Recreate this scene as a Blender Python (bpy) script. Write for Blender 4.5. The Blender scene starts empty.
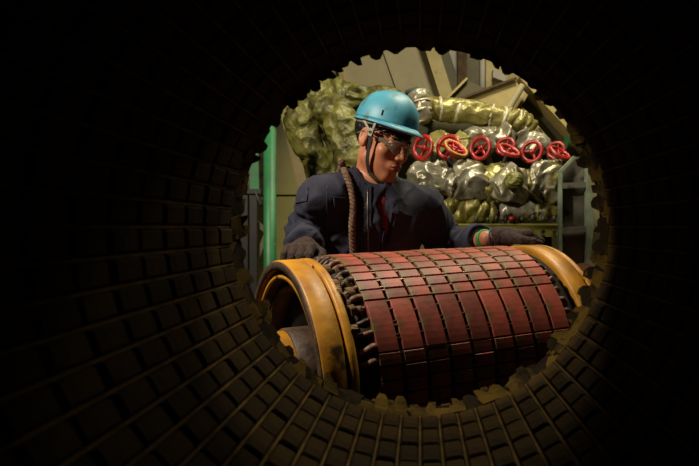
import bpy, bmesh, math, random
import numpy as np
from mathutils import Vector, Matrix, noise
from mathutils.bvhtree import BVHTree

random.seed(7)
scene = bpy.context.scene
COL = scene.collection
R = math.radians
PI = math.pi

# ------------------------------------------------------------------ camera
FPX, CX, CY = 680.0, 420.0, 227.0      # focal length in px, where the tube axis meets the picture
ZC = 1.25                              # height of the tube axis above the floor
cam_d = bpy.data.cameras.new('camera')
cam = bpy.data.objects.new('camera', cam_d)
COL.objects.link(cam)
cam.location = (0, 0, ZC)
cam.rotation_euler = (R(90), 0, 0)
cam_d.sensor_width = 36.0
cam_d.lens = 36.0 * FPX / 699.0
cam_d.shift_x = (349.5 - CX) / 699.0
cam_d.shift_y = (CY - 233.0) / 699.0
cam_d.clip_start = 0.02
cam_d.dof.use_dof = True
cam_d.dof.focus_distance = 2.1
cam_d.dof.aperture_fstop = 6.3
scene.camera = cam

# ------------------------------------------------------------------ world, lamps, exposure
w = bpy.data.worlds.new('dark_engine_room')
scene.world = w
w.use_nodes = True
w.node_tree.nodes['Background'].inputs['Color'].default_value = (0.5, 0.45, 0.3, 1)
w.node_tree.nodes['Background'].inputs['Strength'].default_value = 0.003

def lamp(name, kind, loc, target, power, color, size=0.3, spot=None, blend=0.5):
    d = bpy.data.lights.new(name, kind)
    d.energy = power
    d.color = color
    if kind == 'AREA':
        d.shape = 'DISK'
        d.size = size
    else:
        d.shadow_soft_size = size
    if kind == 'SPOT':
        d.spot_size = R(spot)
        d.spot_blend = blend
    o = bpy.data.objects.new(name, d)
    COL.objects.link(o)
    o.location = loc
    o.rotation_euler = (Vector(target) - Vector(loc)).to_track_quat('-Z', 'Y').to_euler()
    return o

lamp('work_lamp', 'SPOT', (-1.15, 1.50, ZC + 1.00), (-0.06, 2.25, ZC - 0.02), 125, (1.0, 0.87, 0.68), 0.07, 96, 0.6)
lamp('deck_lamp', 'AREA', (0.40, 2.45, ZC + 1.85), (0.25, 3.0, ZC), 38, (1.0, 0.90, 0.66), 0.45)
lamp('aft_lamp', 'AREA', (0.95, 3.55, ZC + 1.75), (-0.2, 1.1, ZC - 0.3), 12, (1.0, 0.84, 0.52), 0.40)

scene.view_settings.view_transform = 'Standard'
scene.view_settings.look = 'None'
scene.view_settings.exposure = 0.0
scene.view_settings.gamma = 1.0
scene.view_settings.use_curve_mapping = False

# ------------------------------------------------------------------ helpers
def P(px, py, d):
    return Vector(((px - CX) / FPX * d, d, ZC + (CY - py) / FPX * d))

def lin(c):
    return tuple((x / 12.92 if x <= 0.04045 else ((x + 0.055) / 1.055) ** 2.4) for x in c)

def rgb(r, g, b):
    return lin((r / 255, g / 255, b / 255)) + (1,)

MATS = {}
def mat(name, c1, c2=None, rough=0.6, metal=0.0, scale=12.0, bump=0.0, bscale=60.0, detail=4.0, rand=0.0, spots=None,
        sscale=25.0, sth=0.62, lo=0.35, hi=0.65, coat=0.0, spec=None, stretch=None, coords='Object'):
    """c1/c2 mixed by noise, optional spots (wear/dirt) colour, optional per-object variation."""
    m = bpy.data.materials.new(name)
    m.use_nodes = True
    nt = m.node_tree
    N, L = nt.nodes, nt.links
    b = N['Principled BSDF']
    b.inputs['Roughness'].default_value = rough
    b.inputs['Metallic'].default_value = metal
    if spec is not None:
        b.inputs['Specular IOR Level'].default_value = spec
    if coat:
        b.inputs['Coat Weight'].default_value = coat
        b.inputs['Coat Roughness'].default_value = 0.25
    tc = N.new('ShaderNodeTexCoord')
    vec = tc.outputs[coords]
    if stretch:
        mp = N.new('ShaderNodeMapping')
        mp.inputs['Scale'].default_value = stretch
        L.new(vec, mp.inputs['Vector'])
        vec = mp.outputs['Vector']
    col = None
    if c2 is None:
        c2 = tuple(x * 0.7 for x in c1[:3]) + (1,)
    n = N.new('ShaderNodeTexNoise')
    n.inputs['Scale'].default_value = scale
    n.inputs['Detail'].default_value = detail
    n.inputs['Roughness'].default_value = 0.6
    L.new(vec, n.inputs['Vector'])
    fac = n.outputs['Fac']
    if rand:
        oi = N.new('ShaderNodeObjectInfo')
        ma = N.new('ShaderNodeMath'); ma.operation = 'MULTIPLY_ADD'
        L.new(oi.outputs['Random'], ma.inputs[0])
        ma.inputs[1].default_value = rand
        ma.inputs[2].default_value = -rand / 2
        ad = N.new('ShaderNodeMath'); ad.operation = 'ADD'
        L.new(fac, ad.inputs[0]); L.new(ma.outputs[0], ad.inputs[1])
        fac = ad.outputs[0]
    r = N.new('ShaderNodeValToRGB')
    r.color_ramp.elements[0].position = lo
    r.color_ramp.elements[1].position = hi
    r.color_ramp.elements[0].color = c1
    r.color_ramp.elements[1].color = c2
    L.new(fac, r.inputs['Fac'])
    col = r.outputs['Color']
    if spots:
        n2 = N.new('ShaderNodeTexNoise')
        n2.inputs['Scale'].default_value = sscale
        n2.inputs['Detail'].default_value = 6
        L.new(vec, n2.inputs['Vector'])
        r2 = N.new('ShaderNodeValToRGB')
        r2.color_ramp.elements[0].position = sth
        r2.color_ramp.elements[1].position = sth + 0.08
        L.new(n2.outputs['Fac'], r2.inputs['Fac'])
        mx = N.new('ShaderNodeMix'); mx.data_type = 'RGBA'
        L.new(r2.outputs['Color'], mx.inputs['Factor'])
        L.new(col, mx.inputs[6])
        mx.inputs[7].default_value = spots
        col = mx.outputs[2]
    L.new(col, b.inputs['Base Color'])
    if bump:
        n3 = N.new('ShaderNodeTexNoise')
        n3.inputs['Scale'].default_value = bscale
        n3.inputs['Detail'].default_value = 5
        L.new(vec, n3.inputs['Vector'])
        bp = N.new('ShaderNodeBump')
        bp.inputs['Strength'].default_value = bump
        bp.inputs['Distance'].default_value = 0.01
        L.new(n3.outputs['Fac'], bp.inputs['Height'])
        L.new(bp.outputs['Normal'], b.inputs['Normal'])
    MATS[name] = m
    return m

M_red = mat('red_tile_paint', rgb(164, 78, 62), rgb(116, 56, 46), rough=0.5, scale=12, rand=0.5, spots=rgb(104, 84, 46),
            sscale=12, sth=0.575, bump=0.08, bscale=45, lo=0.3, hi=0.72, spec=0.35)
M_core = mat('drum_core_black', rgb(16, 12, 10), rgb(26, 18, 13), rough=0.7, scale=20)
M_pin = mat('pin_metal', rgb(150, 110, 80), rgb(90, 50, 40), rough=0.45, metal=0.4, scale=40)
M_yellow = mat('yellow_ring_paint', rgb(196, 138, 32), rgb(132, 82, 20), rough=0.45, scale=9, spots=rgb(74, 52, 26), sscale=14,
               sth=0.60, bump=0.15, bscale=30, lo=0.35, hi=0.75)
M_worn = mat('worn_ring_edge', rgb(92, 68, 48), rgb(44, 32, 26), rough=0.6, scale=18, bump=0.3, bscale=60)
M_coil = mat('coil_end_dark', rgb(110, 70, 48), rgb(34, 20, 16), rough=0.5, scale=30, rand=0.4)
M_scrap = mat('tan_fabric', rgb(128, 98, 58), rgb(84, 62, 34), rough=0.9, scale=30, bump=0.3)
M_tube = mat('tube_tile_brown', rgb(54, 39, 11), rgb(36, 25, 7), rough=0.85, spec=0.06, scale=14, rand=0.35, bump=0.25, bscale=60)
M_strip = mat('tube_strip_ochre', rgb(98, 74, 20), rgb(48, 34, 9), rough=0.8, scale=14, spec=0.1)
M_shell = mat('tube_shell_dark', rgb(24, 17, 9), rgb(15, 10, 6), rough=0.95, spec=0.03)
M_tab = mat('frayed_tab_ochre', rgb(72, 56, 16), rgb(24, 17, 7), rough=0.95, spec=0.05, scale=22, rand=0.5, bump=0.4)
M_steel = mat('dark_steel', rgb(62, 60, 54), rgb(40, 38, 34), rough=0.55, metal=0.3, scale=10, bump=0.1)
M_floor = mat('floor_plate', rgb(58, 54, 46), rgb(36, 34, 30), rough=0.6, metal=0.2, scale=6, bump=0.15)
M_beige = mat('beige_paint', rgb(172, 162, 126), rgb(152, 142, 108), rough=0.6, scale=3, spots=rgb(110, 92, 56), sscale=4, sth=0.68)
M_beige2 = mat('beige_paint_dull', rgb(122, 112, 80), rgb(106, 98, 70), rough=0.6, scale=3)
M_cream = mat('cream_beam_paint', rgb(178, 162, 104), rgb(150, 134, 80), rough=0.55, scale=5, spots=rgb(92, 72, 38), sscale=7, sth=0.66)
M_olive = mat('olive_paint', rgb(142, 136, 58), rgb(118, 112, 46), rough=0.5, scale=4, spots=rgb(80, 74, 30), sscale=6, sth=0.66)
M_olived = mat('olive_dark_paint', rgb(84, 78, 44), rgb(62, 58, 34), rough=0.6, scale=5)
M_green = mat('green_pipe_paint', rgb(26, 104, 56), rgb(20, 82, 44), rough=0.5, scale=8, spots=rgb(96, 120, 80), sscale=40, sth=0.68)
M_green2 = mat('dull_green_paint', rgb(134, 146, 122), rgb(92, 104, 84), rough=0.6, scale=12)
M_foil = mat('silver_foil', rgb(172, 168, 150), rgb(124, 118, 92), rough=0.34, metal=0.45, scale=7, spots=rgb(128, 118, 58), sscale=5,
             sth=0.56, bump=0.5, bscale=28)
M_foily = mat('yellowed_foil', rgb(150, 144, 84), rgb(112, 104, 46), rough=0.38, metal=0.3, scale=6, bump=0.5, bscale=26)
M_tarp = mat('yellow_green_wrap', rgb(108, 106, 46), rgb(62, 60, 24), rough=0.5, metal=0.1, scale=9, bump=0.6, bscale=34, lo=0.4, hi=0.62)
def creased(m, scale, strength):
    nt = m.node_tree; N, L = nt.nodes, nt.links
    b = N['Principled BSDF']
    tc = N.new('ShaderNodeTexCoord')
    nz = N.new('ShaderNodeTexNoise'); nz.inputs['Scale'].default_value = 6; L.new(tc.outputs['Object'], nz.inputs['Vector'])
    ad = N.new('ShaderNodeMixRGB'); ad.blend_type = 'ADD'; ad.inputs['Fac'].default_value = 0.12
    L.new(tc.outputs['Object'], ad.inputs['Color1']); L.new(nz.outputs['Color'], ad.inputs['Color2'])
    vo = N.new('ShaderNodeTexVoronoi'); vo.inputs['Scale'].default_value = scale
    L.new(ad.outputs['Color'], vo.inputs['Vector'])
    bp = N.new('ShaderNodeBump'); bp.inputs['Strength'].default_value = strength; bp.inputs['Distance'].default_value = 0.02
    L.new(vo.outputs['Distance'], bp.inputs['Height'])
    old = [l for l in L if l.to_socket == b.inputs['Normal']]
    if old:
        L.new(old[0].from_socket, bp.inputs['Normal'])
    L.new(bp.outputs['Normal'], b.inputs['Normal'])
creased(M_foil, 13, 0.6); creased(M_foily, 16, 0.5); creased(M_tarp, 20, 0.7)
M_tape = mat('pale_tape', rgb(206, 200, 176), rgb(170, 162, 130), rough=0.4, metal=0.2, scale=20)
M_wheel = mat('red_wheel_paint', rgb(172, 26, 20), rgb(128, 16, 12), rough=0.4, scale=20, coat=0.2)
M_wheely = mat('yellow_rim_paint', rgb(206, 160, 62), rgb(170, 120, 40), rough=0.5, scale=20)
M_blackm = mat('black_iron', rgb(26, 24, 20), rgb(16, 15, 13), rough=0.6, scale=20)
M_brown = mat('rust_brown', rgb(84, 60, 26), rgb(48, 34, 18), rough=0.8, scale=25, bump=0.3)
M_plate = mat('grey_rack_plate', rgb(104, 99, 86), rgb(76, 72, 62), rough=0.6, scale=9, spots=rgb(50, 46, 40), sscale=14, sth=0.6)
M_white = mat('grey_white_paint', rgb(168, 164, 150), rgb(146, 142, 128), rough=0.6, scale=5)
M_pink = mat('rusty_pink', rgb(150, 96, 72), rgb(112, 70, 52), rough=0.6, scale=14)
M_teal = mat('teal_cap_paint', rgb(40, 66, 60), rgb(26, 46, 42), rough=0.5)
M_skin = mat('skin', rgb(180, 118, 86), rgb(160, 98, 68), rough=0.5, scale=16, bump=0.08, bscale=220)
M_skin.node_tree.nodes['Principled BSDF'].inputs['Subsurface Weight'].default_value = 0.03
M_skin.node_tree.nodes['Principled BSDF'].inputs['Subsurface Radius'].default_value = (0.012, 0.005, 0.003)
M_lip = mat('lips', rgb(150, 80, 66), rgb(132, 66, 54), rough=0.4, scale=40)
M_hair = mat('black_hair', rgb(22, 17, 15), rgb(12, 10, 9), rough=0.38, scale=60)
M_navy = mat('navy_cotton', rgb(34, 36, 58), rgb(26, 27, 44), rough=0.85, scale=7, bump=0.35, bscale=16, spots=rgb(22, 22, 34), sscale=6, sth=0.62)
M_seam = mat('navy_seam', rgb(52, 54, 80), rgb(38, 40, 62), rough=0.85, scale=30)
M_zip = mat('zip_metal', rgb(120, 112, 92), rgb(80, 76, 66), rough=0.4, metal=0.7, scale=80)
M_maroon = mat('maroon_cotton', rgb(122, 20, 32), rgb(92, 14, 24), rough=0.85, scale=12)
M_glove = mat('brown_knit', rgb(62, 42, 36), rgb(36, 25, 22), rough=0.95, scale=90, bump=0.7, bscale=160)
M_helmet = mat('blue_helmet', rgb(74, 152, 176), rgb(58, 132, 156), rough=0.5, scale=8, spots=rgb(72, 106, 104), sscale=18, sth=0.57, bump=0.06, bscale=30)
M_dark = mat('black_webbing', rgb(30, 29, 27), rgb(20, 19, 18), rough=0.8, scale=60)
M_grey = mat('grey_plastic', rgb(150, 146, 130), rgb(110, 106, 92), rough=0.45, scale=30)
M_rope = mat('brown_rope', rgb(128, 100, 78), rgb(86, 64, 50), rough=0.95, scale=60, bump=0.5, bscale=200)
M_wrist = mat('green_band', rgb(30, 160, 78), rgb(24, 130, 64), rough=0.5)
M_boot = mat('black_boot', rgb(28, 25, 22), rgb(18, 16, 15), rough=0.5)
M_cuff = mat('blue_knit', rgb(30, 84, 120), rgb(20, 60, 90), rough=0.9)

def glass_mat():
    m = bpy.data.materials.new('clear_lens')
    m.use_nodes = True
    b = m.node_tree.nodes['Principled BSDF']
    tex = m.node_tree.nodes.new('ShaderNodeTexNoise')
    tex.inputs['Scale'].default_value = 30
    rp = m.node_tree.nodes.new('ShaderNodeValToRGB')
    rp.color_ramp.elements[0].color = (0.86, 0.84, 0.74, 1)
    rp.color_ramp.elements[1].color = (0.95, 0.93, 0.85, 1)
    m.node_tree.links.new(tex.outputs['Fac'], rp.inputs['Fac'])
    m.node_tree.links.new(rp.outputs['Color'], b.inputs['Base Color'])
    b.inputs['Roughness'].default_value = 0.08
    b.inputs['Alpha'].default_value = 0.05
    b.inputs['IOR'].default_value = 1.5
    return m
M_lens = glass_mat()
M_shield = mat('clear_grey_plastic', rgb(170, 164, 142), rgb(120, 114, 96), rough=0.15, scale=60)
M_shield.node_tree.nodes['Principled BSDF'].inputs['Alpha'].default_value = 0.8

def link(name, me, material=None, parent=None, smooth=False):
    if material is not None and not me.materials:
        me.materials.append(material)
    if smooth:
        me.polygons.foreach_set('use_smooth', [True] * len(me.polygons))
    o = bpy.data.objects.new(name, me)
    COL.objects.link(o)
    if parent is not None:
        o.parent = parent
        o.matrix_parent_inverse = parent.matrix_basis.inverted()
    return o

def ob(name, bm, material, parent=None, smooth=False):
    me = bpy.data.meshes.new(name)
    bmesh.ops.recalc_face_normals(bm, faces=bm.faces)
    bm.to_mesh(me); bm.free()
    return link(name, me, material, parent, smooth)

def tag(o, label, cat, group=None, kind=None):
    if kind: o['kind'] = kind
    if label: o['label'] = label
    if cat: o['category'] = cat
    if group: o['group'] = group
    return o

def empty(name, loc, label, cat, group=None):
    o = bpy.data.objects.new(name, None)
    o.empty_display_size = 0.05
    COL.objects.link(o)
    o.location = loc
    return tag(o, label, cat, group)

def box(bm, c, size, rot=None, bevel=0.0):
    m = Matrix.Translation(Vector(c))
    if rot is not None: m = m @ rot.to_4x4()
    m = m @ Matrix.Diagonal((size[0], size[1], size[2], 1))
    r = bmesh.ops.create_cube(bm, size=1.0, matrix=m)
    if bevel:
        es = list({e for v in r['verts'] for e in v.link_edges})
        bmesh.ops.bevel(bm, geom=es, offset=bevel, segments=2, affect='EDGES', profile=0.5)
    return r

def frame_from(d, up=Vector((0, 0, 1))):
    d = Vector(d).normalized()
    a = d.cross(up)
    if a.length < 1e-4: a = d.cross(Vector((1, 0, 0)))
    a.normalize()
    b = a.cross(d).normalized()
    return d, a, b           # along, side, up-ish

def bar(bm, p0, p1, wid, hei, up=Vector((0, 0, 1)), bevel=0.0):
    """box beam from p0 to p1; wid along side axis, hei along up-ish axis"""
    p0, p1 = Vector(p0), Vector(p1)
    d, a, b = frame_from(p1 - p0, up)
    rot = Matrix((d, a, b)).transposed()
    return box(bm, (p0 + p1) / 2, ((p1 - p0).length, wid, hei), rot, bevel)

def tube(bm, pts, rad, n=12, cap=True, fn=None):
    """tube along points; rad number or list; fn(i, j) multiplies radius"""
    pts = [Vector(p) for p in pts]
    if not hasattr(rad, '__len__'): rad = [rad] * len(pts)
    rings = []
    prev = None
    for i, p in enumerate(pts):
        t = (pts[min(i + 1, len(pts) - 1)] - pts[max(i - 1, 0)]).normalized()
        if prev is None:
            _, a, b = frame_from(t)
        else:
            a = (prev - t * prev.dot(t)).normalized()
            b = a.cross(t).normalized()
        prev = a
        ring = []
        for j in range(n):
            g = 2 * PI * j / n
            rr = rad[i] * (fn(i, j) if fn else 1)
            ring.append(bm.verts.new(p + (a * math.cos(g) + b * math.sin(g)) * rr))
        rings.append(ring)
    for i in range(len(rings) - 1):
        for j in range(n):
            bm.faces.new((rings[i][j], rings[i][(j + 1) % n], rings[i + 1][(j + 1) % n], rings[i + 1][j]))
    if cap:
        bm.faces.new(rings[0][::-1]); bm.faces.new(rings[-1])
    return rings

def lathe(bm, prof, O, A, U, V, n=64, a0=0, a1=2 * PI, closed=True):
    """prof: list of (t, r); spins about axis A through O; U,V span the plane. closed profile."""
    full = abs((a1 - a0) - 2 * PI) < 1e-6
    rings = []
    m = n if full else n + 1
    for i in range(m):
        g = a0 + (a1 - a0) * i / n
        dr = U * math.cos(g) + V * math.sin(g)
        rings.append([bm.verts.new(O + A * t + dr * r) for t, r in prof])
    k = len(prof)
    for i in range(n):
        p, q = rings[i], rings[(i + 1) % m]
        for j in range(k if closed else k - 1):
            bm.faces.new((p[j], p[(j + 1) % k], q[(j + 1) % k], q[j]))
    if not full and closed:
        bm.faces.new(rings[0]); bm.faces.new(rings[-1][::-1])

def poly_prism(bm, pts, off):
    """thick plate: polygon pts (world) extruded by vector off"""
    a = [bm.verts.new(Vector(p)) for p in pts]
    b = [bm.verts.new(Vector(p) + Vector(off)) for p in pts]
    bm.faces.new(a); bm.faces.new(b[::-1])
    n = len(a)
    for i in range(n):
        bm.faces.new((a[i], b[i], b[(i + 1) % n], a[(i + 1) % n]))

def catmull(pts, n=8):
    pts = [Vector(p) for p in pts]
    q = [pts[0] * 2 - pts[1]] + pts + [pts[-1] * 2 - pts[-2]]
    out = []
    for i in range(1, len(q) - 2):
        for s in range(n):
            t = s / n
            out.append(0.5 * ((2 * q[i]) + (-q[i - 1] + q[i + 1]) * t + (2 * q[i - 1] - 5 * q[i] + 4 * q[i + 1] - q[i + 2]) * t * t
                              + (-q[i - 1] + 3 * q[i] - 3 * q[i + 1] + q[i + 2]) * t ** 3))
    out.append(pts[-1])
    return out

# ================================================================== THE SETTING
bm = bmesh.new(); box(bm, (0.2, 2.0, -0.05), (6.4, 6.4, 0.1)); tag(ob('floor', bm, M_floor), None, None, kind='structure')
bm = bmesh.new(); box(bm, (0.2, 2.0, 3.45), (6.4, 6.4, 0.1)); tag(ob('ceiling', bm, M_beige2), None, None, kind='structure')
YW = 4.3
bm = bmesh.new(); box(bm, (0.2, YW + 0.05, 1.7), (6.4, 0.1, 3.4)); wall = tag(ob('wall_back', bm, M_beige), None, None, kind='structure')
bm = bmesh.new(); box(bm, (-2.95, 2.0, 1.7), (0.1, 6.4, 3.4)); tag(ob('wall_left', bm, M_beige2), None, None, kind='structure')
bm = bmesh.new(); box(bm, (3.35, 2.0, 1.7), (0.1, 6.4, 3.4)); tag(ob('wall_right', bm, M_beige2), None, None, kind='structure')

# wall plates and slanting frames welded to the back wall
def wall_plate(pts, d, th, material, name='wall_plate'):
    bm = bmesh.new()
    poly_prism(bm, [P(x, y, d) for x, y in pts], (0, th, 0))
    return ob(name, bm, material, wall)
def wall_rib(x0, y0, x1, y1, wpx, d, depth, material):
    a, b = P(x0, y0, d), P(x1, y1, d)
    bm = bmesh.new()
    dd = (b - a).normalized()
    s = dd.cross(Vector((0, 1, 0))).normalized() * (wpx / FPX * d / 2)
    poly_prism(bm, [a - s, a + s, b + s, b - s], (0, depth, 0))
    return ob('wall_rib', bm, material, wall)
wall_plate([(372, 20), (421, 20), (453, 128), (410, 128)], YW - 0.015, 0.03, M_beige)
wall_plate([(250, 20), (333, 40), (352, 128), (250, 128)], YW - 0.02, 0.03, M_beige)
wall_rib(330, 30, 349, 108, 3.5, YW - 0.06, 0.06, M_cream)
wall_rib(422, 18, 455, 122, 13, YW - 0.12, 0.02, M_cream)      # face flange of the big frame
wall_rib(432, 18, 468, 122, 10, YW - 0.06, 0.05, M_olived)      # its web; the frame's shadow side put in as a darker colour
wall_plate([(447, 40), (459, 40), (459, 130), (447, 130)], YW - 0.02, 0.03, M_white)
wall_plate([(458, 40), (467, 40), (467, 130), (458, 130)], YW - 0.10, 0.10, M_brown, 'rusty_column')
wall_plate([(467, 40), (479, 40), (479, 130), (467, 130)], YW - 0.06, 0.06, M_olived, 'wall_column')
bm = bmesh.new(); tube(bm, [P(482.5, 30, YW - 0.06), P(482.5, 130, YW - 0.06)], 0.018, 12); ob('conduit', bm, M_white, wall, True)
wall_plate([(486, 40), (520, 40), (520, 130), (486, 130)], YW - 0.04, 0.04, M_cream)
wall_plate([(493, 69), (506, 74), (506, 82), (493, 77)], YW - 0.12, 0.09, M_white, 'junction_box')

# ================================================================== TILED TUBE the camera looks through
RT = 0.33
DT = RT * FPX / 176.0                 # distance of the far end
STEP = DT / 16.2
NT = 64
tube_t = empty('tiled_tube', (0, 0.3, ZC - RT - 0.09), 'large dark tube lined with brown tiles, seen from inside, framing the view', 'tube')
O = Vector((0, 0, ZC)); AY = Vector((0, 1, 0)); UX = Vector((1, 0, 0)); VZ = Vector((0, 0, 1))
bm = bmesh.new()
lathe(bm, [(-0.45, RT + 0.014), (DT - STEP * 1.04, RT + 0.014), (DT - STEP, RT + 0.009), (DT - 0.012, RT + 0.004), (DT - 0.012, RT + 0.075), (-0.45, RT + 0.075)], O, AY, UX, VZ, 96)
ob('shell', bm, M_shell, tube_t, True)
def tile_mesh(name, length, wid, th, ch=0.0025, seg=1, rad=None, inward=False):
    """chamfered tile: x = circumferential, y = axial, z = outward face at 0 (rad: bent about the axis)"""
    bm = bmesh.new()
    xs_b = [-wid / 2 + wid * i / seg for i in range(seg + 1)]
    sc = (wid - 2 * ch) / wid
    def pt(x, y, z):
        if rad:
            g = x / rad
            rr = rad + (z if not inward else -z)
            return Vector((math.sin(g) * rr, y, (math.cos(g) * rr - rad) * (1 if not inward else -1)))
        return Vector((x, y, z))
    lv = []
    for (k, hl, z) in ((1, length / 2, -th), (1, length / 2, -ch), (sc, length / 2 - ch, 0)):
        lv.append([[bm.verts.new(pt(x * k, y, z)) for x in xs_b] for y in (-hl, hl)])
    for i in range(seg):
        bm.faces.new((lv[2][0][i], lv[2][0][i + 1], lv[2][1][i + 1], lv[2][1][i]))
        for k in (0, 1):
            bm.faces.new((lv[k][0][i], lv[k][0][i + 1], lv[k + 1][0][i + 1], lv[k + 1][0][i]))
            bm.faces.new((lv[k][1][i + 1], lv[k][1][i], lv[k + 1][1][i], lv[k + 1][1][i + 1]))
    for k in (0, 1):
        bm.faces.new((lv[k][1][0], lv[k][0][0], lv[k + 1][0][0], lv[k + 1][1][0]))
        bm.faces.new((lv[k][0][-1], lv[k][1][-1], lv[k + 1][1][-1], lv[k + 1][0][-1]))
    bmesh.ops.recalc_face_normals(bm, faces=bm.faces)
    # make sure the outer face looks outward
    me = bpy.data.meshes.new(name); bm.to_mesh(me); bm.free()
    return me
TW = 2 * PI * RT / NT
tile_me = tile_mesh('tube_tile', STEP - 0.009, TW - 0.005, 0.013, 0.003)
tile_me.materials.append(M_tube)
def tube_mat(k, j, jit=True):
    g = 2 * PI * (j + 0.5) / NT
    d = Vector((math.cos(g), 0, math.sin(g)))
    x = Vector((-math.sin(g), 0, math.cos(g)))
    z = -d
    y = z.cross(x)
    rr = RT + (random.uniform(-0.0015, 0.002) if jit else 0)
    M = Matrix((x, y, z)).transposed().to_4x4()
    M.translation = Vector((0, DT - STEP * (k + 0.5), ZC)) + d * rr
    return M @ Matrix.Rotation(random.uniform(-.02, .02) if jit else 0, 4, 'Z')
cells = []
for k in range(1, 20):
    for j in range(NT):
        g = 2 * PI * (j + 0.5) / NT
        dd = DT - STEP * (k + 0.5)
        area = 0
        if dd > 0.2:
            px = CX + FPX * RT * math.cos(g) / dd
            py = CY - FPX * RT * math.sin(g) / dd
            if -6 < px < 705 and -6 < py < 472 and math.sin(g) < 0.62 :
                area = 1 / dd ** 3 * (1.0 if math.sin(g) < 0.25 else 0.4)
        cells.append((area, k, j))
cells.sort(reverse=True)
single = {(k, j) for a, k, j in cells[:300] if a > 0}
rest = bmesh.new()
for a, k, j in cells:
    M = tube_mat(k, j)
    if (k, j) in single:
        o = bpy.data.objects.new('tile', tile_me); COL.objects.link(o)
        o.parent = tube_t; o.matrix_parent_inverse = Matrix.Translation(-tube_t.location)
        o.matrix_basis = M
    else:
        n0 = len(rest.verts)
        rest.from_mesh(tile_me)
        rest.verts.ensure_lookup_table()
        bmesh.ops.transform(rest, matrix=M, verts=rest.verts[n0:])
o = ob('far_tiles', rest, M_tube, tube_t); o['kind'] = 'stuff'
# ochre strips running along the tube between the tile rows
strip_me = None
for j in range(NT):
    g = 2 * PI * j / NT
    d = Vector((math.cos(g), 0, math.sin(g)))
    if strip_me is None:
        bm = bmesh.new(); box(bm, (0, 0, 0), (0.0036, DT + 0.2 - STEP, 0.009))
        strip_me = bpy.data.meshes.new('strip'); bm.to_mesh(strip_me); bm.free(); strip_me.materials.append(M_strip)
    o = bpy.data.objects.new('strip', strip_me); COL.objects.link(o); o.parent = tube_t
    o.matrix_parent_inverse = Matrix.Translation(-tube_t.location)
    M = Matrix((Vector((-math.sin(g), 0, math.cos(g))), AY, d)).transposed().to_4x4()
    M.translation = Vector((0, (DT - STEP - 0.2) / 2 - 0.004, ZC)) + d * (RT + 0.0068)
    o.matrix_basis = M
# frayed insulation tabs round the far rim
tab_mes = []
for v in range(5):
    rnd = random.Random(40 + v)
    bm = bmesh.new()
    L0 = STEP * rnd.uniform(0.95, 1.18); W0 = TW * rnd.uniform(0.8, 1.15); T0 = rnd.uniform(0.009, 0.016)
    pts = []
    n = 4
    rings = []
    for i in range(n + 1):
        t = i / n
        ww = W0 * (1 - 0.62 * t * t * rnd.uniform(.6, 1.3)) * rnd.uniform(.85, 1.1); th = T0 * (1 - 0.4 * t)
        cx = rnd.uniform(-.005, .005) * t; cz = rnd.uniform(-.010, .008) * t
        rings.append([bm.verts.new((cx + sx * ww / 2, L0 * t, cz + sz * th / 2 + rnd.uniform(-.0015, .0015))) for sx, sz in ((-1, -1), (1, -1), (1, 1), (-1, 1))])
    for i in range(n):
        for q in range(4):
            bm.faces.new((rings[i][q], rings[i][(q + 1) % 4], rings[i + 1][(q + 1) % 4], rings[i + 1][q]))
    bm.faces.new(rings[0][::-1]); bm.faces.new(rings[-1])
    bmesh.ops.recalc_face_normals(bm, faces=bm.faces)
    me = bpy.data.meshes.new('frayed_tab'); bm.to_mesh(me); bm.free(); me.materials.append(M_tab)
    tab_mes.append(me)
for j in range(NT * 2):
    layer = j // NT
    g = 2 * PI * (j % NT + 0.5 * layer) / NT + random.uniform(-.012, .012)
    d = Vector((math.cos(g), 0, math.sin(g)))
    x = Vector((-math.sin(g), 0, math.cos(g))); z = -d
    o = bpy.data.objects.new('frayed_tab', random.choice(tab_mes)); COL.objects.link(o); o.parent = tube_t
    o.matrix_parent_inverse = Matrix.Translation(-tube_t.location)
    M = Matrix((x, z.cross(x), z)).transposed().to_4x4()
    M.translation = Vector((0, DT - STEP * (1.06 if not layer else 0.92), ZC)) + d * (RT + (0.0075 if not layer else 0.010) + random.uniform(-.001, .003))
    M = M @ Matrix.Rotation(random.uniform(-.25, .25), 4, 'Z') @ Matrix.Rotation(random.uniform(.02, .16), 4, 'X')
    # local y must point along +Y (out of the tube)
    o.matrix_basis = M if (M.to_3x3() @ Vector((0, 1, 0))).y > 0 else M @ Matrix.Rotation(PI, 4, 'Z')
# saddle stand carrying the tube
def saddle(name, C, A, U, V, r, width, ts, label, thick=0.06):
    """block with a round seat for a cylinder of radius r, standing on the floor"""
    root = empty(name, (C.x, C.y, 0), label, 'stand')
    for t in ts:
        bm = bmesh.new()
        c = C + A * t
        hw = width / 2
        front, back = [], []
        n = 16
        pr = []
        for i in range(n + 1):
            g = R(238) + R(64) * i / n
            pr.append((math.cos(g) * (r + 0.002), math.sin(g) * (r + 0.002)))
        for sgn, lst in ((-1, front), (1, back)):
            for a, b in [(-hw, pr[0][1])] + pr + [(hw, pr[-1][1])]:
                p = c + A * (sgn * thick / 2) + U * a + V * b
                lst.append((bm.verts.new(p), bm.verts.new(Vector((p.x, p.y, 0)))))
        m = len(front)
        for i in range(m - 1):
            for lst in (front, back):
                bm.faces.new((lst[i][0], lst[i + 1][0], lst[i + 1][1], lst[i][1]))
            bm.faces.new((front[i][0], back[i][0], back[i + 1][0], front[i + 1][0]))
            bm.faces.new((front[i][1], front[i + 1][1], back[i + 1][1], back[i][1]))
        for i in (0, m - 1):
            bm.faces.new((front[i][0], front[i][1], back[i][1], back[i][0]))
        ob('saddle_block', bm, M_steel, root)
    return root
saddle('tube_stand', O, AY, UX, VZ, RT + 0.076, 0.5, (0.15, 1.0), 'dark steel saddle blocks carrying the tiled tube')

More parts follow.
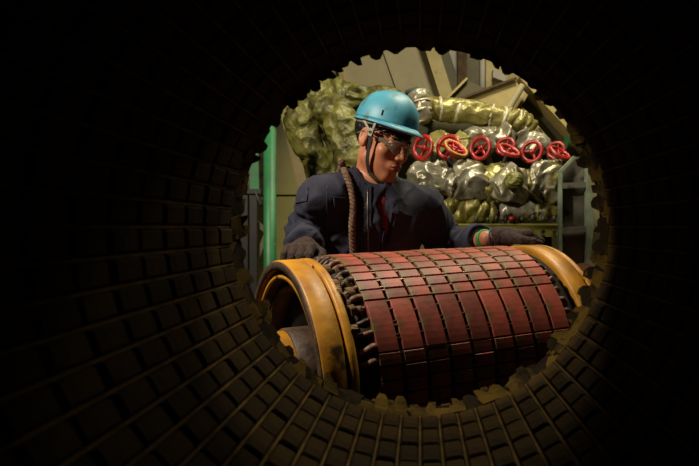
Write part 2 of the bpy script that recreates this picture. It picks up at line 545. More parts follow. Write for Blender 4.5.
# ================================================================== RED TILED DRUM
S = 0.85
C0 = Vector((-0.28926, 2.19678, -0.46943)) * S + Vector((0, 0, ZC))
A = Vector((0.87634894, 0.48057845, 0.03250972))
UB = Vector((-0.48083261, 0.87681241, 0.0))      # away from camera
UF = -UB                                          # towards the camera: angle 0
V = Vector((-0.02850492, -0.01563173, 0.99947142))
RD = 0.37857 * S
LD = 0.70 * S
drum = empty('tiled_drum', C0 + A * (LD / 2) - V * RD, 'big red tiled drum with yellow end rings lying in front of the worker', 'drum')
def dpt(t, g, r):
    return C0 + A * t + (UF * math.cos(g) + V * math.sin(g)) * r
bm = bmesh.new()
lathe(bm, [(-0.05 * S, RD - 0.030), (0, RD - 0.012), (LD, RD - 0.012), (LD + 0.06 * S, RD - 0.030), (LD + 0.06 * S, RD * 0.5), (-0.05 * S, RD * 0.5)], C0, A, UF, V, 96)
ob('core', bm, M_core, drum, True)
rows = []                                        # (angle0, angle1)
lines = [12.6, 18.4, 42.9, 49.0, 55.3, 61.4, 67.9, 75.4]
for i in range(len(lines) - 1): rows.append((lines[i], lines[i + 1]))
g = 75.4
while g < 372.5 - 6:
    rows.append((g, g + 6.066)); g += 6.066
rows.append((g, 372.6))
NCOL = 9
sA = LD / NCOL
tile_cache = {}
rest = bmesh.new()
for (g0, g1) in rows:
    for c in range(NCOL):
        width = R(g1 - g0) * RD - 0.0032
        key = round(width, 4)
        if key not in tile_cache:
            me = tile_mesh('drum_tile', sA - 0.0095, width, 0.013, 0.0018, max(2, int((g1 - g0) / 3)), RD)
            me.materials.append(M_red); tile_cache[key] = me
        me = tile_cache[key]
        g = R((g0 + g1) / 2)
        z = UF * math.cos(g) + V * math.sin(g)
        x = UF * math.sin(g) - V * math.cos(g)
        y = z.cross(x)
        M = Matrix((x, y, z)).transposed().to_4x4()
        vis = -25 < g0 < 128 or g0 > 345
        M.translation = C0 + A * (sA * (c + 0.5)) + z * (RD + random.uniform(-0.0012, 0.0012))
        if vis:
            o = bpy.data.objects.new('tile', me); COL.objects.link(o); o.parent = drum
            o.matrix_parent_inverse = Matrix.Translation(-drum.location)
            o.matrix_basis = M
        else:
            n0 = len(rest.verts); rest.from_mesh(me); rest.verts.ensure_lookup_table()
            bmesh.ops.transform(rest, matrix=M, verts=rest.verts[n0:])
o = ob('underside_tiles', rest, M_red, drum); o['kind'] = 'stuff'
# little pins bridging the ring joints
bm = bmesh.new()
for c in range(1, NCOL):
    for i in range(59):
        for h in (0, 1):
            g = R(12.6 + 6.1 * i + (0.9 if h else -0.9) + random.uniform(-.2, .2))
            if random.random() < 0.35: continue
            p = dpt(sA * c, g, RD - 0.0035)
            z = UF * math.cos(g) + V * math.sin(g)
            x = UF * math.sin(g) - V * math.cos(g)
            box(bm, p, (0.0030, 0.0100, 0.0055), Matrix((x, z.cross(x), z)).transposed())
o = ob('joint_pins', bm, M_pin, drum); o['kind'] = 'stuff'
# coil ends: dark rolled ends between the tiles and the yellow rings
coil_mes = []
for v in range(5):
    rnd = random.Random(90 + v)
    bm = bmesh.new()
    pts = [Vector((rnd.uniform(-.003, .003), -0.008, -0.002)), Vector((0, 0.004, 0.001)), Vector((rnd.uniform(-.004, .004), 0.018, rnd.uniform(-.006, .002))), Vector((rnd.uniform(-.006, .006), 0.034, -0.016))]
    rr = rnd.uniform(0.0062, 0.0090)
    cu = catmull(pts, 4)
    tube(bm, cu, [rr * (0.75 + 0.35 * math.sin(PI * (i + 2) / (len(cu) + 2))) for i in range(len(cu))], 8)
    bmesh.ops.recalc_face_normals(bm, faces=bm.faces)
    me = bpy.data.meshes.new('coil_end'); bm.to_mesh(me); bm.free(); me.materials.append(M_coil)
    me.polygons.foreach_set('use_smooth', [True] * len(me.polygons))
    coil_mes.append(me)
for side in (0, 1):
    for i in range(59):
        g = R(12.6 + 6.1 * (i + 0.5))
        z = UF * math.cos(g) + V * math.sin(g)
        yv = -A if side == 0 else A
        x = yv.cross(z)
        o = bpy.data.objects.new('coil_end', random.choice(coil_mes)); COL.objects.link(o); o.parent = drum
        o.matrix_parent_inverse = Matrix.Translation(-drum.location)
        M = Matrix((x, yv, z)).transposed().to_4x4()
        M.translation = C0 + A * (0.004 if side == 0 else LD - 0.004) + z * (RD - 0.011 + random.uniform(-.003, .002))
        o.matrix_basis = M @ Matrix.Rotation(random.uniform(-.3, .3), 4, 'Z')
for i in range(13):                              # scraps of tan fabric caught in the gap
    g = R(random.choice((72, 60, 52, 44, 80, 36, 66)) + random.uniform(-4, 4))
    z = UF * math.cos(g) + V * math.sin(g); x = UF * math.sin(g) - V * math.cos(g)
    bm = bmesh.new()
    p = dpt(random.uniform(-0.042, -0.016), g, RD - 0.012)
    tgt = p + x * random.uniform(0.02, 0.045) + A * random.uniform(-.012, .012) - z * 0.004
    mid = (p + tgt) / 2 + z * random.uniform(0.002, 0.010)
    d1 = (tgt - p).normalized(); sd = z.cross(d1).normalized() * random.uniform(0.004, 0.009)
    cu = catmull([p, mid, tgt], 4)
    top = [(bm.verts.new(q - sd), bm.verts.new(q + sd + z * random.uniform(-.003, .003))) for q in cu]
    bot = [(bm.verts.new(q - sd - z * .0025), bm.verts.new(q + sd - z * .0025)) for q in cu]
    for k in range(len(cu) - 1):
        bm.faces.new((top[k][0], top[k][1], top[k + 1][1], top[k + 1][0]))
        bm.faces.new((bot[k][0], bot[k + 1][0], bot[k + 1][1], bot[k][1]))
        bm.faces.new((top[k][0], top[k + 1][0], bot[k + 1][0], bot[k][0]))
        bm.faces.new((top[k][1], bot[k][1], bot[k + 1][1], top[k + 1][1]))
    bm.faces.new((top[0][0], bot[0][0], bot[0][1], top[0][1])); bm.faces.new((top[-1][0], top[-1][1], bot[-1][1], bot[-1][0]))
    ob('fabric_scrap', bm, M_scrap, drum)
# yellow end ring, near end
def band(name, t0, t1, r1, r0, material, parent, a0=0, a1=360, n=96, ch=0.004):
    bm = bmesh.new()
    lathe(bm, [(t0, r0), (t0, r1 - ch), (t0 + ch, r1), (t1 - ch, r1), (t1, r1 - ch), (t1, r0)], C0, A, UF, V, n, R(a0), R(a1))
    return ob(name, bm, material, parent, True)
tF, tG, tB = -0.160 * S, -0.089 * S, -0.055 * S
rr = 0.371 * S
ring = band('end_ring', tF, tG, rr, rr - 0.026, M_yellow, drum)
band('ring_lip', tG + 0.006, tB, rr + 0.001, rr - 0.026, M_yellow, ring)
band('groove_floor', tG - 0.001, tG + 0.007, rr - 0.012, rr - 0.027, M_core, ring)
for a0, a1 in ((74, 82), (128, 134), (-40, -34), (186, 192), (240, 246)):
    band('groove_bridge', tG - 0.002, tG + 0.008, rr, rr - 0.026, M_yellow, ring, a0, a1, 6)
band('worn_edge', tF - 0.0025, tF + 0.0005, rr - 0.003, rr - 0.026, M_worn, ring, ch=0.001)
band('inner_ring', tF + 0.012, tB, rr - 0.036, rr - 0.052, M_worn, ring)
band('inner_ring_face', tF + 0.006, tF + 0.014, rr - 0.037, rr - 0.050, M_yellow, ring)
band('inner_ring', tF + 0.028, tB, rr - 0.066, rr - 0.078, M_worn, ring)
band('back_web', tB - 0.012, tB + 0.004, rr - 0.02, 0.10, M_core, drum)
hub = band('hub', -0.235 * S, tB, 0.150 * S, 0.118 * S, M_yellow, drum, ch=0.006)
band('hub_collar', -0.150 * S, tB, 0.157 * S, 0.15 * S, M_worn, hub)
bm = bmesh.new(); tube(bm, [C0 + A * (-0.24 * S), C0 + A * (LD + 0.25 * S)], 0.075, 24); ob('shaft', bm, M_steel, drum, True)
# cable inside the ring
bm = bmesh.new()
pa, pb = dpt(-0.08 * S, R(62), 0.245), dpt(-0.10 * S, R(28), 0.17)
for s in range(2):
    pts = []
    for i in range(25):
        t = i / 24
        q = pa.lerp(pb, t)
        pts.append(q + (A * math.cos(t * 14 + s * PI) + V * math.sin(t * 14 + s * PI)) * 0.005)
    tube(bm, pts, 0.0048, 6)
ob('twisted_cable', bm, M_tape, drum, True)
# far end ring
tI, tO = 0.768 * S, 0.865 * S
ring2 = band('end_ring', tI, tO - 0.022, rr + 0.003, rr - 0.03, M_yellow, drum)
band('ring_lip', tO - 0.017, tO, rr + 0.003, rr - 0.03, M_yellow, ring2)
band('groove_floor', tO - 0.023, tO - 0.016, rr - 0.008, rr - 0.03, M_core, ring2)
for a0, a1 in ((74, 96), (44, 50)):
    band('groove_bridge', tO - 0.023, tO - 0.016, rr + 0.003, rr - 0.026, M_yellow, ring2, a0, a1, 6)
band('back_web', tI - 0.004, tI + 0.012, rr - 0.02, 0.10, M_core, drum)
saddle('drum_stand', C0, A, UF, V, RD, 0.56, (0.12, LD - 0.1), 'dark steel saddle blocks under the red tiled drum')


# ================================================================== THE WORKER
def surface_nets(F, X, Y, Z):
    """mesh the zero level of F sampled on the (possibly uneven) grid X, Y, Z"""
    neg = F < 0
    def corner(a, i, j, k):
        n = a.shape
        return a[i:n[0] - 1 + i, j:n[1] - 1 + j, k:n[2] - 1 + k]
    cnt = sum(corner(neg, i, j, k).astype(np.int8) for i in (0, 1) for j in (0, 1) for k in (0, 1))
    idx = np.argwhere((cnt > 0) & (cnt < 8))
    ci, cj, ck = idx.T
    ids = -np.ones(cnt.shape, dtype=np.int64)
    ids[ci, cj, ck] = np.arange(len(idx))
    pos = np.zeros((len(idx), 3)); num = np.zeros(len(idx))
    cs = [(i, j, k) for i in (0, 1) for j in (0, 1) for k in (0, 1)]
    for a in cs:
        for ax in range(3):
            if a[ax]: continue
            b = list(a); b[ax] = 1
            f0 = F[ci + a[0], cj + a[1], ck + a[2]]; f1 = F[ci + b[0], cj + b[1], ck + b[2]]
            cr = (f0 < 0) != (f1 < 0)
            t = np.where(cr, f0 / np.where(cr, f0 - f1, 1), 0)
            p0 = np.stack([X[ci + a[0]], Y[cj + a[1]], Z[ck + a[2]]], 1)
            p1 = np.stack([X[ci + b[0]], Y[cj + b[1]], Z[ck + b[2]]], 1)
            pos += np.where(cr[:, None], p0 + (p1 - p0) * t[:, None], 0); num += cr
    pos /= num[:, None]
    faces = []
    for ax in range(3):
        sl0 = [slice(None)] * 3; sl1 = [slice(None)] * 3
        sl0[ax] = slice(0, -1); sl1[ax] = slice(1, None)
        e = neg[tuple(sl0)] != neg[tuple(sl1)]
        q = np.argwhere(e)
        o1, o2 = [(1, 2), (2, 0), (0, 1)][ax]
        ok = (q[:, o1] > 0) & (q[:, o2] > 0) & (q[:, o1] < F.shape[o1] - 1) & (q[:, o2] < F.shape[o2] - 1)
        q = q[ok]
        def cid(d1, d2):
            c = q.copy(); c[:, o1] -= d1; c[:, o2] -= d2
            return ids[c[:, 0], c[:, 1], c[:, 2]]
        f = np.stack([cid(1, 1), cid(0, 1), cid(0, 0), cid(1, 0)], 1)
        flip = ~neg[tuple(q.T)]
        f[flip] = f[flip][:, ::-1]
        faces.append(f)
    return pos, np.concatenate(faces)

def smin(a, b, k):
    if k <= 0: return np.minimum(a, b)
    h = np.clip(0.5 + 0.5 * (b - a) / k, 0, 1)
    return b + (a - b) * h - k * h * (1 - h)

class Field:
    def __init__(s, X, Y, Z):
        s.X, s.Y, s.Z = [np.asarray(v, dtype=np.float32) for v in (X, Y, Z)]
        s.g = np.meshgrid(s.X, s.Y, s.Z, indexing='ij')
        s.F = np.full(s.g[0].shape, 10.0, dtype=np.float32)
    def local(s, c, basis):
        d = [s.g[i] - np.float32(c[i]) for i in range(3)]
        return [d[0] * np.float32(b[0]) + d[1] * np.float32(b[1]) + d[2] * np.float32(b[2]) for b in basis]
    def ell(s, c, r, basis):
        p = s.local(c, basis)
        k0 = np.sqrt(sum((p[i] / r[i]) ** 2 for i in range(3))) + 1e-9
        k1 = np.sqrt(sum((p[i] / r[i] ** 2) ** 2 for i in range(3))) + 1e-9
        return k0 * (k0 - 1) / k1
    def cone(s, a, b, ra, rb):
        ab = [b[i] - a[i] for i in range(3)]
        l2 = sum(x * x for x in ab)
        t = sum((s.g[i] - np.float32(a[i])) * np.float32(ab[i] / l2) for i in range(3))
        t = np.clip(t, 0, 1)
        d = np.sqrt(sum((s.g[i] - np.float32(a[i]) - t * np.float32(ab[i])) ** 2 for i in range(3)))
        return d - (ra + (rb - ra) * t)
    def add(s, f, k=0.02): s.F = smin(s.F, f, k)
    def sub(s, f, k=0.01): s.F = -smin(-s.F, f, k)
    def mesh(s, name, material, parent=None, disp=None, smooth_it=0):
        v, f = surface_nets(s.F, s.X, s.Y, s.Z)
        me = bpy.data.meshes.new(name)
        me.from_pydata(v.tolist(), [], f.tolist())
        me.update()
        if smooth_it or disp:
            bm = bmesh.new(); bm.from_mesh(me)
            for _ in range(smooth_it):
                bmesh.ops.smooth_vert(bm, verts=bm.verts, factor=0.5, use_axis_x=True, use_axis_y=True, use_axis_z=True)
            if disp:
                bm.normal_update()
                new = [vv.co + vv.normal * disp(vv.co, vv.normal) for vv in bm.verts]
                for vv, n in zip(bm.verts, new): vv.co = n
            bm.to_mesh(me); bm.free()
        return link(name, me, material, parent, True)

def uneven(lo, hi, fine_lo, fine_hi, fine, coarse):
    a = list(np.arange(lo, fine_lo, coarse)) + list(np.arange(fine_lo, fine_hi, fine)) + list(np.arange(fine_hi, hi + coarse, coarse))
    return np.array(sorted(set(round(x, 5) for x in a)))

# frame of the torso: subject's left, forward, up
TL = Vector((0.877, 0.48, 0)).normalized(); TF = Vector((0.48, -0.877, 0)).normalized(); TU = Vector((0, 0, 1))
shR, shL = P(321, 198, 2.20), P(421, 207, 2.40)
mid = (shR + shL) / 2
pelvis = mid - TF * 0.20 - TU * 0.44
SP = (mid - pelvis).normalized()                # along the spine
TFs = (TF - SP * TF.dot(SP)).normalized()       # forward, square to the leaning spine
TB = (TL, TFs, SP)
elR, wrR = P(307, 237, 2.30), P(304, 246, 2.03)
elL, wrL = P(447, 246, 2.56), P(487, 238.5, 2.285)
# head frame
yaw, pitch, roll = R(48), R(20), R(-7)
HF = Vector((math.sin(yaw) * math.cos(pitch), -math.cos(yaw) * math.cos(pitch), -math.sin(pitch)))
HL = Vector((math.cos(yaw), math.sin(yaw), 0))
HU = HL.cross(HF); HU = -HU if HU.z < 0 else HU
HL, HU = (HL * math.cos(roll) + HU * math.sin(roll)), (HU * math.cos(roll) - HL * math.sin(roll))
HB = (HL, HF, HU)
HC = P(384, 140.5, 2.27)
HS = 1.0
def H(x, y, z):
    return HC + (HL * x + HF * y + HU * z) * HS
neck0 = mid + SP * 0.065 - TFs * 0.040
person = empty('person', (pelvis.x, pelvis.y, 0), 'worker in navy coverall and blue helmet leaning over the red drum', 'person')
hipR, hipL = pelvis - TL * 0.09, pelvis + TL * 0.09
kneeR, kneeL = Vector((hipR.x, hipR.y, 0.50)) + TF * 0.01, Vector((hipL.x, hipL.y, 0.50)) + TF * 0.01
ankR, ankL = Vector((hipR.x, hipR.y, 0.09)) - TF * 0.03 - TL * 0.03, Vector((hipL.x, hipL.y, 0.09)) - TF * 0.03 + TL * 0.03

def torso(fd, e):
    """torso, arms and legs grown by e"""
    fd.add(fd.ell(mid - SP * 0.12 + TFs * 0.01, (0.170 + e, 0.112 + e, 0.19 + e), TB), 0.03)
    fd.add(fd.ell(mid - SP * 0.30, (0.152 + e, 0.112 + e, 0.20 + e), TB), 0.05)
    fd.add(fd.ell(pelvis, (0.165 + e, 0.120 + e, 0.14 + e), TB), 0.05)
    fd.add(fd.cone(neck0 - SP * 0.02, shR - SP * 0.01, 0.050 + e, 0.050 + e), 0.05)
    fd.add(fd.cone(neck0 - SP * 0.02, shL - SP * 0.01, 0.050 + e, 0.050 + e), 0.05)

def arms(fd, e, loose=0.0):
    for a, b, c in ((shR, elR, wrR), (shL, elL, wrL)):
        fd.add(fd.cone(a, b, 0.058 + e, 0.050 + e + loose * .6), 0.045)
        fd.add(fd.cone(b, c, 0.045 + e + loose * .4, 0.027 + e + loose), 0.02)

def legs(fd, e):
    for h, k, a in ((hipR, kneeR, ankR), (hipL, kneeL, ankL)):
        fd.add(fd.cone(h, k, 0.082 + e, 0.056 + e), 0.04)
        fd.add(fd.cone(k, a, 0.056 + e, 0.042 + e), 0.02)

# --- body: one continuous skin
hx, hy, hz = HC
fd = Field(uneven(-0.62, 0.42, hx - 0.125, hx + 0.135, 0.0026, 0.011),
           uneven(1.88, 2.82, hy - 0.135, hy + 0.135, 0.0026, 0.011),
           uneven(0.0, 1.72, hz - 0.155, hz + 0.14, 0.0026, 0.014))
torso(fd, 0); arms(fd, 0.0); legs(fd, 0)
for a, s in ((ankR, 1), (ankL, 1)):
    fd.add(fd.cone(Vector((a.x, a.y, 0.05)), Vector((a.x, a.y, 0.035)) + TF * 0.15, 0.035, 0.028), 0.02)
for wq, el in ((wrR, elR), (wrL, elL)):
    dh = (wq - el).normalized()
    fd.add(fd.cone(wq, wq + (Vector((0.05, -0.01, 0)) if wq is wrL else Vector((0, -0.05, -0.008))), 0.023, 0.013), 0.01)
fd.add(fd.cone(neck0 - SP * 0.05, H(0, -0.028, -0.055), 0.056, 0.050), 0.025)
fd.add(fd.ell(H(0, -0.018, 0.035), (0.078 * HS, 0.096 * HS, 0.086 * HS), HB), 0.02)
fd.add(fd.ell(H(0, 0.030, -0.045), (0.060 * HS, 0.060 * HS, 0.072 * HS), HB), 0.03)
fd.add(fd.cone(H(-0.046, -0.005, -0.070), H(-0.012, 0.066, -0.106), 0.016, 0.017), 0.03)
fd.add(fd.cone(H(0.046, -0.005, -0.070), H(0.012, 0.066, -0.106), 0.016, 0.017), 0.03)
for s in (-1, 1):
    fd.add(fd.ell(H(s * 0.043, 0.058, -0.028), (0.022, 0.020, 0.018), HB), 0.022)
    fd.sub(fd.ell(H(s * 0.033, 0.099, -0.002), (0.019, 0.018, 0.012), HB), 0.014)
    fd.add(fd.ell(H(s * 0.032, 0.0735, -0.004), (0.0165, 0.0135, 0.011), HB), 0.003)
fd.add(fd.cone(H(-0.040, 0.074, 0.017), H(-0.008, 0.086, 0.015), 0.008, 0.009), 0.012)
fd.add(fd.cone(H(0.040, 0.074, 0.017), H(0.008, 0.086, 0.015), 0.008, 0.009), 0.012)
fd.add(fd.cone(H(0, 0.086, 0.006), H(0, 0.106, -0.034), 0.0075, 0.0115), 0.012)
for s in (-1, 1):
    fd.add(fd.ell(H(s * 0.0125, 0.098, -0.038), (0.0085, 0.0105, 0.0075), HB), 0.007)
    fd.sub(fd.ell(H(s * 0.0065, 0.104, -0.047), (0.0038, 0.005, 0.003), HB), 0.002)
fd.add(fd.ell(H(0, 0.083, -0.066), (0.027, 0.017, 0.016), HB), 0.014)
fd.add(fd.ell(H(0, 0.0965, -0.0645), (0.021, 0.008, 0.0050), HB), 0.004)
fd.add(fd.ell(H(0, 0.0945, -0.0755), (0.019, 0.0085, 0.0062), HB), 0.004)
fd.sub(fd.cone(H(-0.023, 0.092, -0.0705), H(0, 0.1065, -0.0700), 0.0012, 0.0022), 0.002)
fd.sub(fd.cone(H(0.023, 0.092, -0.0705), H(0, 0.1065, -0.0700), 0.0012, 0.0022), 0.002)
for s in (-1, 1):
    eb = (HL, (HF * 0.94 + HL * s * -0.25).normalized(), HU)
    fd.add(fd.ell(H(s * 0.083, -0.012, -0.006), (0.0095, 0.0195, 0.031), eb), 0.006)
    fd.add(fd.ell(H(s * 0.081, -0.006, -0.029), (0.0085, 0.011, 0.012), eb), 0.006)
    fd.sub(fd.ell(H(s * 0.0935, -0.009, -0.001), (0.0095, 0.0125, 0.0225), eb), 0.004)
    fd.add(fd.ell(H(s * 0.080, 0.003, -0.008), (0.006, 0.004, 0.006), eb), 0.003)
body = fd.mesh('body', M_skin, person)
del fd
# lips get their own skin tone
body.data.materials.append(M_lip)
lc = H(0, 0.099, -0.070)
for p in body.data.polygons:
    d = p.center - lc
    if abs(d.dot(HL)) < 0.0215 and abs(d.dot(HU)) < 0.0125 * (1 - (abs(d.dot(HL)) / 0.0235) ** 2) and d.dot(HF) > -0.012:
        p.material_index = 1

# --- coverall
def fold(co, n):
    def cl(p): return Vector((p.dot(TL), p.dot(TFs), p.dot(SP)))
    c = cl(co)
    a = noise.noise(Vector((c.x * 9, c.y * 9, c.z * 5))) * 0.006
    q = Vector((c.x * 8 + c.z * 5, c.y * 9 + 3, c.z * 3.5 - c.x * 3))
    b = max(0, 1 - 2.4 * abs(noise.noise(q))) ** 2 * 0.011
    q = Vector((c.x * 13 - c.z * 10 + 7, c.y * 14, c.z * 8 + c.x * 5))
    b += max(0, 1 - 2.4 * abs(noise.noise(q))) ** 2 * 0.005 - 0.004
    # creases across the sleeves near the elbows
    cr = 0
    for e, s in ((elR, shR), (elL, shL)):
        d = (co - e).length
        if d < 0.22:
            ax = (s - e).normalized()
            q = (co - e).dot(ax)
            cr += math.sin(q * 150 + noise.noise(co * 14) * 4) * 0.006 * max(0, 1 - d / 0.22)
    return a + b + cr
fd = Field(np.arange(-0.64, 0.44, 0.0062), np.arange(1.95, 2.86, 0.0062), uneven(0.07, 1.50, 1.02, 1.50, 0.0062, 0.016))
torso(fd, 0.016); arms(fd, 0.012, 0.012); legs(fd, 0.02)
fr = mid + TFs * 0.11
fd.sub(fd.cone(neck0 + SP * 0.16 + TFs * 0.05, neck0 + SP * 0.01 + TFs * 0.012, 0.06, 0.064), 0.012)       # neck hole
fd.sub(fd.cone(fr + SP * 0.07 - TFs * 0.01, fr - SP * 0.10 + TFs * 0.026, 0.040, 0.009), 0.006)               # open front
for wq, el in ((wrR, elR), (wrL, elL)):                                                                        # sleeves end at the cuff
    d = (wq - el).normalized()
    cut = wq - d * (0.012 if wq is wrR else 0.045)
    pl = -sum((fd.g[i] - np.float32(cut[i])) * np.float32(d[i]) for i in range(3))
    near = np.sqrt(sum((fd.g[i] - np.float32(wq[i])) ** 2 for i in range(3))) - 0.14
    fd.sub(np.maximum(pl, near), 0.004)
cov = fd.mesh('coverall', M_navy, person, fold)
del fd
# --- T-shirt under it
fd = Field(np.arange(-0.42, 0.12, 0.007), np.arange(2.10, 2.60, 0.007), np.arange(1.0, 1.46, 0.007))
torso(fd, 0.006)
fd.sub(fd.cone(neck0 + SP * 0.16 + TFs * 0.02, neck0 + SP * 0.0 + TFs * 0.025, 0.055, 0.058), 0.008)
for sd in (shR, shL):
    fd.sub(fd.cone(sd - SP * 0.2, sd + SP * 0.2, 0.09, 0.09), 0.004)
fd.mesh('t_shirt', M_maroon, person, lambda c, n: noise.noise(c * 30) * 0.002)
del fd

# things laid on the coverall follow its surface
tree = BVHTree.FromPolygons([v.co[:] for v in cov.data.vertices], [p.vertices[:] for p in cov.data.polygons])
EYE = Vector((0, 0, ZC))
def on_cloth(px, py, lift=0.0, dflt=2.25):
    d = (P(px, py, 1.0) - EYE).normalized()
    hit = tree.ray_cast(EYE + d * 1.6, d)
    if hit[0] is None: return P(px, py, dflt), -d
    return hit[0] + hit[1] * lift, hit[1]
def cloth_patch(name, corners, nx, ny, th, material, parent=person, lift=0.003):
    """four px corners (top-left, top-right, bottom-right, bottom-left) draped on the coverall"""
    bm = bmesh.new()
    g0, g1 = [], []
    for j in range(ny + 1):
        r0, r1 = [], []
        for i in range(nx + 1):
            u, v = i / nx, j / ny
            x = (corners[0][0] * (1 - u) + corners[1][0] * u) * (1 - v) + (corners[3][0] * (1 - u) + corners[2][0] * u) * v
            y = (corners[0][1] * (1 - u) + corners[1][1] * u) * (1 - v) + (corners[3][1] * (1 - u) + corners[2][1] * u) * v
            p, n = on_cloth(x, y)
            r0.append(bm.verts.new(p - n * 0.006)); r1.append(bm.verts.new(p + n * (lift + th)))
        g0.append(r0); g1.append(r1)
    for j in range(ny):
        for i in range(nx):
            bm.faces.new((g1[j][i], g1[j][i + 1], g1[j + 1][i + 1], g1[j + 1][i]))
            bm.faces.new((g0[j][i], g0[j + 1][i], g0[j + 1][i + 1], g0[j][i + 1]))
    for i in range(nx):
        bm.faces.new((g0[0][i], g0[0][i + 1], g1[0][i + 1], g1[0][i])); bm.faces.new((g0[ny][i + 1], g0[ny][i], g1[ny][i], g1[ny][i + 1]))
    for j in range(ny):
        bm.faces.new((g0[j + 1][0], g0[j][0], g1[j][0], g1[j + 1][0])); bm.faces.new((g0[j][nx], g0[j + 1][nx], g1[j + 1][nx], g1[j][nx]))
    return ob(name, bm, material, parent, False)
cloth_patch('pocket_flap', [(333, 197), (352, 199), (352, 212), (334, 210)], 6, 4, 0.002, M_navy, cov)
cloth_patch('pocket_flap', [(389, 205), (414, 205), (412, 216), (390, 212)], 6, 4, 0.002, M_navy, cov)
cloth_patch('placket', [(362, 186), (371, 186), (371, 254), (363, 254)], 3, 12, 0.003, M_navy, cov)
cloth_patch('placket', [(386, 200), (394, 203), (388, 254), (380, 254)], 3, 12, 0.003, M_navy, cov)
cloth_patch('lapel', [(349, 166), (368, 189), (364, 201), (341, 167)], 8, 4, 0.004, M_navy, cov)
M_badge = mat('faded_badge', rgb(34, 36, 58), rgb(92, 54, 62), rough=0.9, scale=90, lo=0.58, hi=0.70)
cloth_patch('sleeve_badge', [(299, 190), (309, 188), (307, 201), (296, 203)], 4, 4, 0.001, M_badge, cov)
def cloth_line(name, pts, rad, material, parent, lift=0.0):
    bm = bmesh.new()
    tube(bm, [on_cloth(x, y, lift)[0] for x, y in pts], rad, 6)
    return ob(name, bm, material, parent, True)
cloth_line('zip', [(367.5, 190 + i * 4) for i in range(17)], 0.0022, M_zip, cov, 0.006)
cloth_line('seam', [(327, 185 + i * 4) for i in range(15)], 0.0015, M_seam, cov)
cloth_line('seam', [(334 + i * 3, 197 + i * .3) for i in range(7)], 0.0015, M_seam, cov, .004)

# --- collar: a fold standing round the neck, open at the front
def collar():
    bm = bmesh.new()
    n = 36
    prev = None
    cen = neck0 + SP * 0.015 + TFs * 0.008
    for i in range(n + 1):
        g = R(-148 + 296 * i / n)                # 0 = nape
        dr = -TFs * math.cos(g) + TL * math.sin(g)
        fr_ = 1 - abs(i / n - 0.5) * 2           # 1 at nape, 0 at tips
        r0 = 0.068 + 0.012 * abs(math.sin(g))
        drop = (1 - fr_) ** 1.6 * 0.062
        base = cen + dr * r0 - SP * (0.022 + drop)
        topi = cen + dr * (r0 - 0.006) + SP * (0.010 - drop)
        topo = cen + dr * (r0 + 0.004) + SP * (0.010 - drop)
        out = cen + dr * (r0 + 0.034 + 0.012 * (1 - fr_)) - SP * (0.024 + drop * 1.25)
        outi = out - dr * 0.006 - SP * 0.004
        ring = [bm.verts.new(p) for p in (base, topi, topo, out, outi)]
        if prev:
            for k in range(5):
                bm.faces.new((prev[k], prev[(k + 1) % 5], ring[(k + 1) % 5], ring[k]))
        else:
            bm.faces.new(ring)
        prev = ring
    bm.faces.new(prev[::-1])
    return ob('collar', bm, M_navy, cov, True)
collar()
# cuffs
for wq, el, k in ((wrR, elR, 0.012), (wrL, elL, 0.045)):
    d, a, b = frame_from(wq - el)
    c = wq - d * k
    bm = bmesh.new()
    lathe(bm, [(-0.035, 0.046), (-0.035, 0.058), (0.0, 0.056), (0.004, 0.050), (0.0, 0.044)], c, d, a, b, 28)
    for v in bm.verts: v.co += (v.co - c).normalized() * noise.noise(v.co * 30) * 0.004
    ob('cuff', bm, M_navy, cov, True)

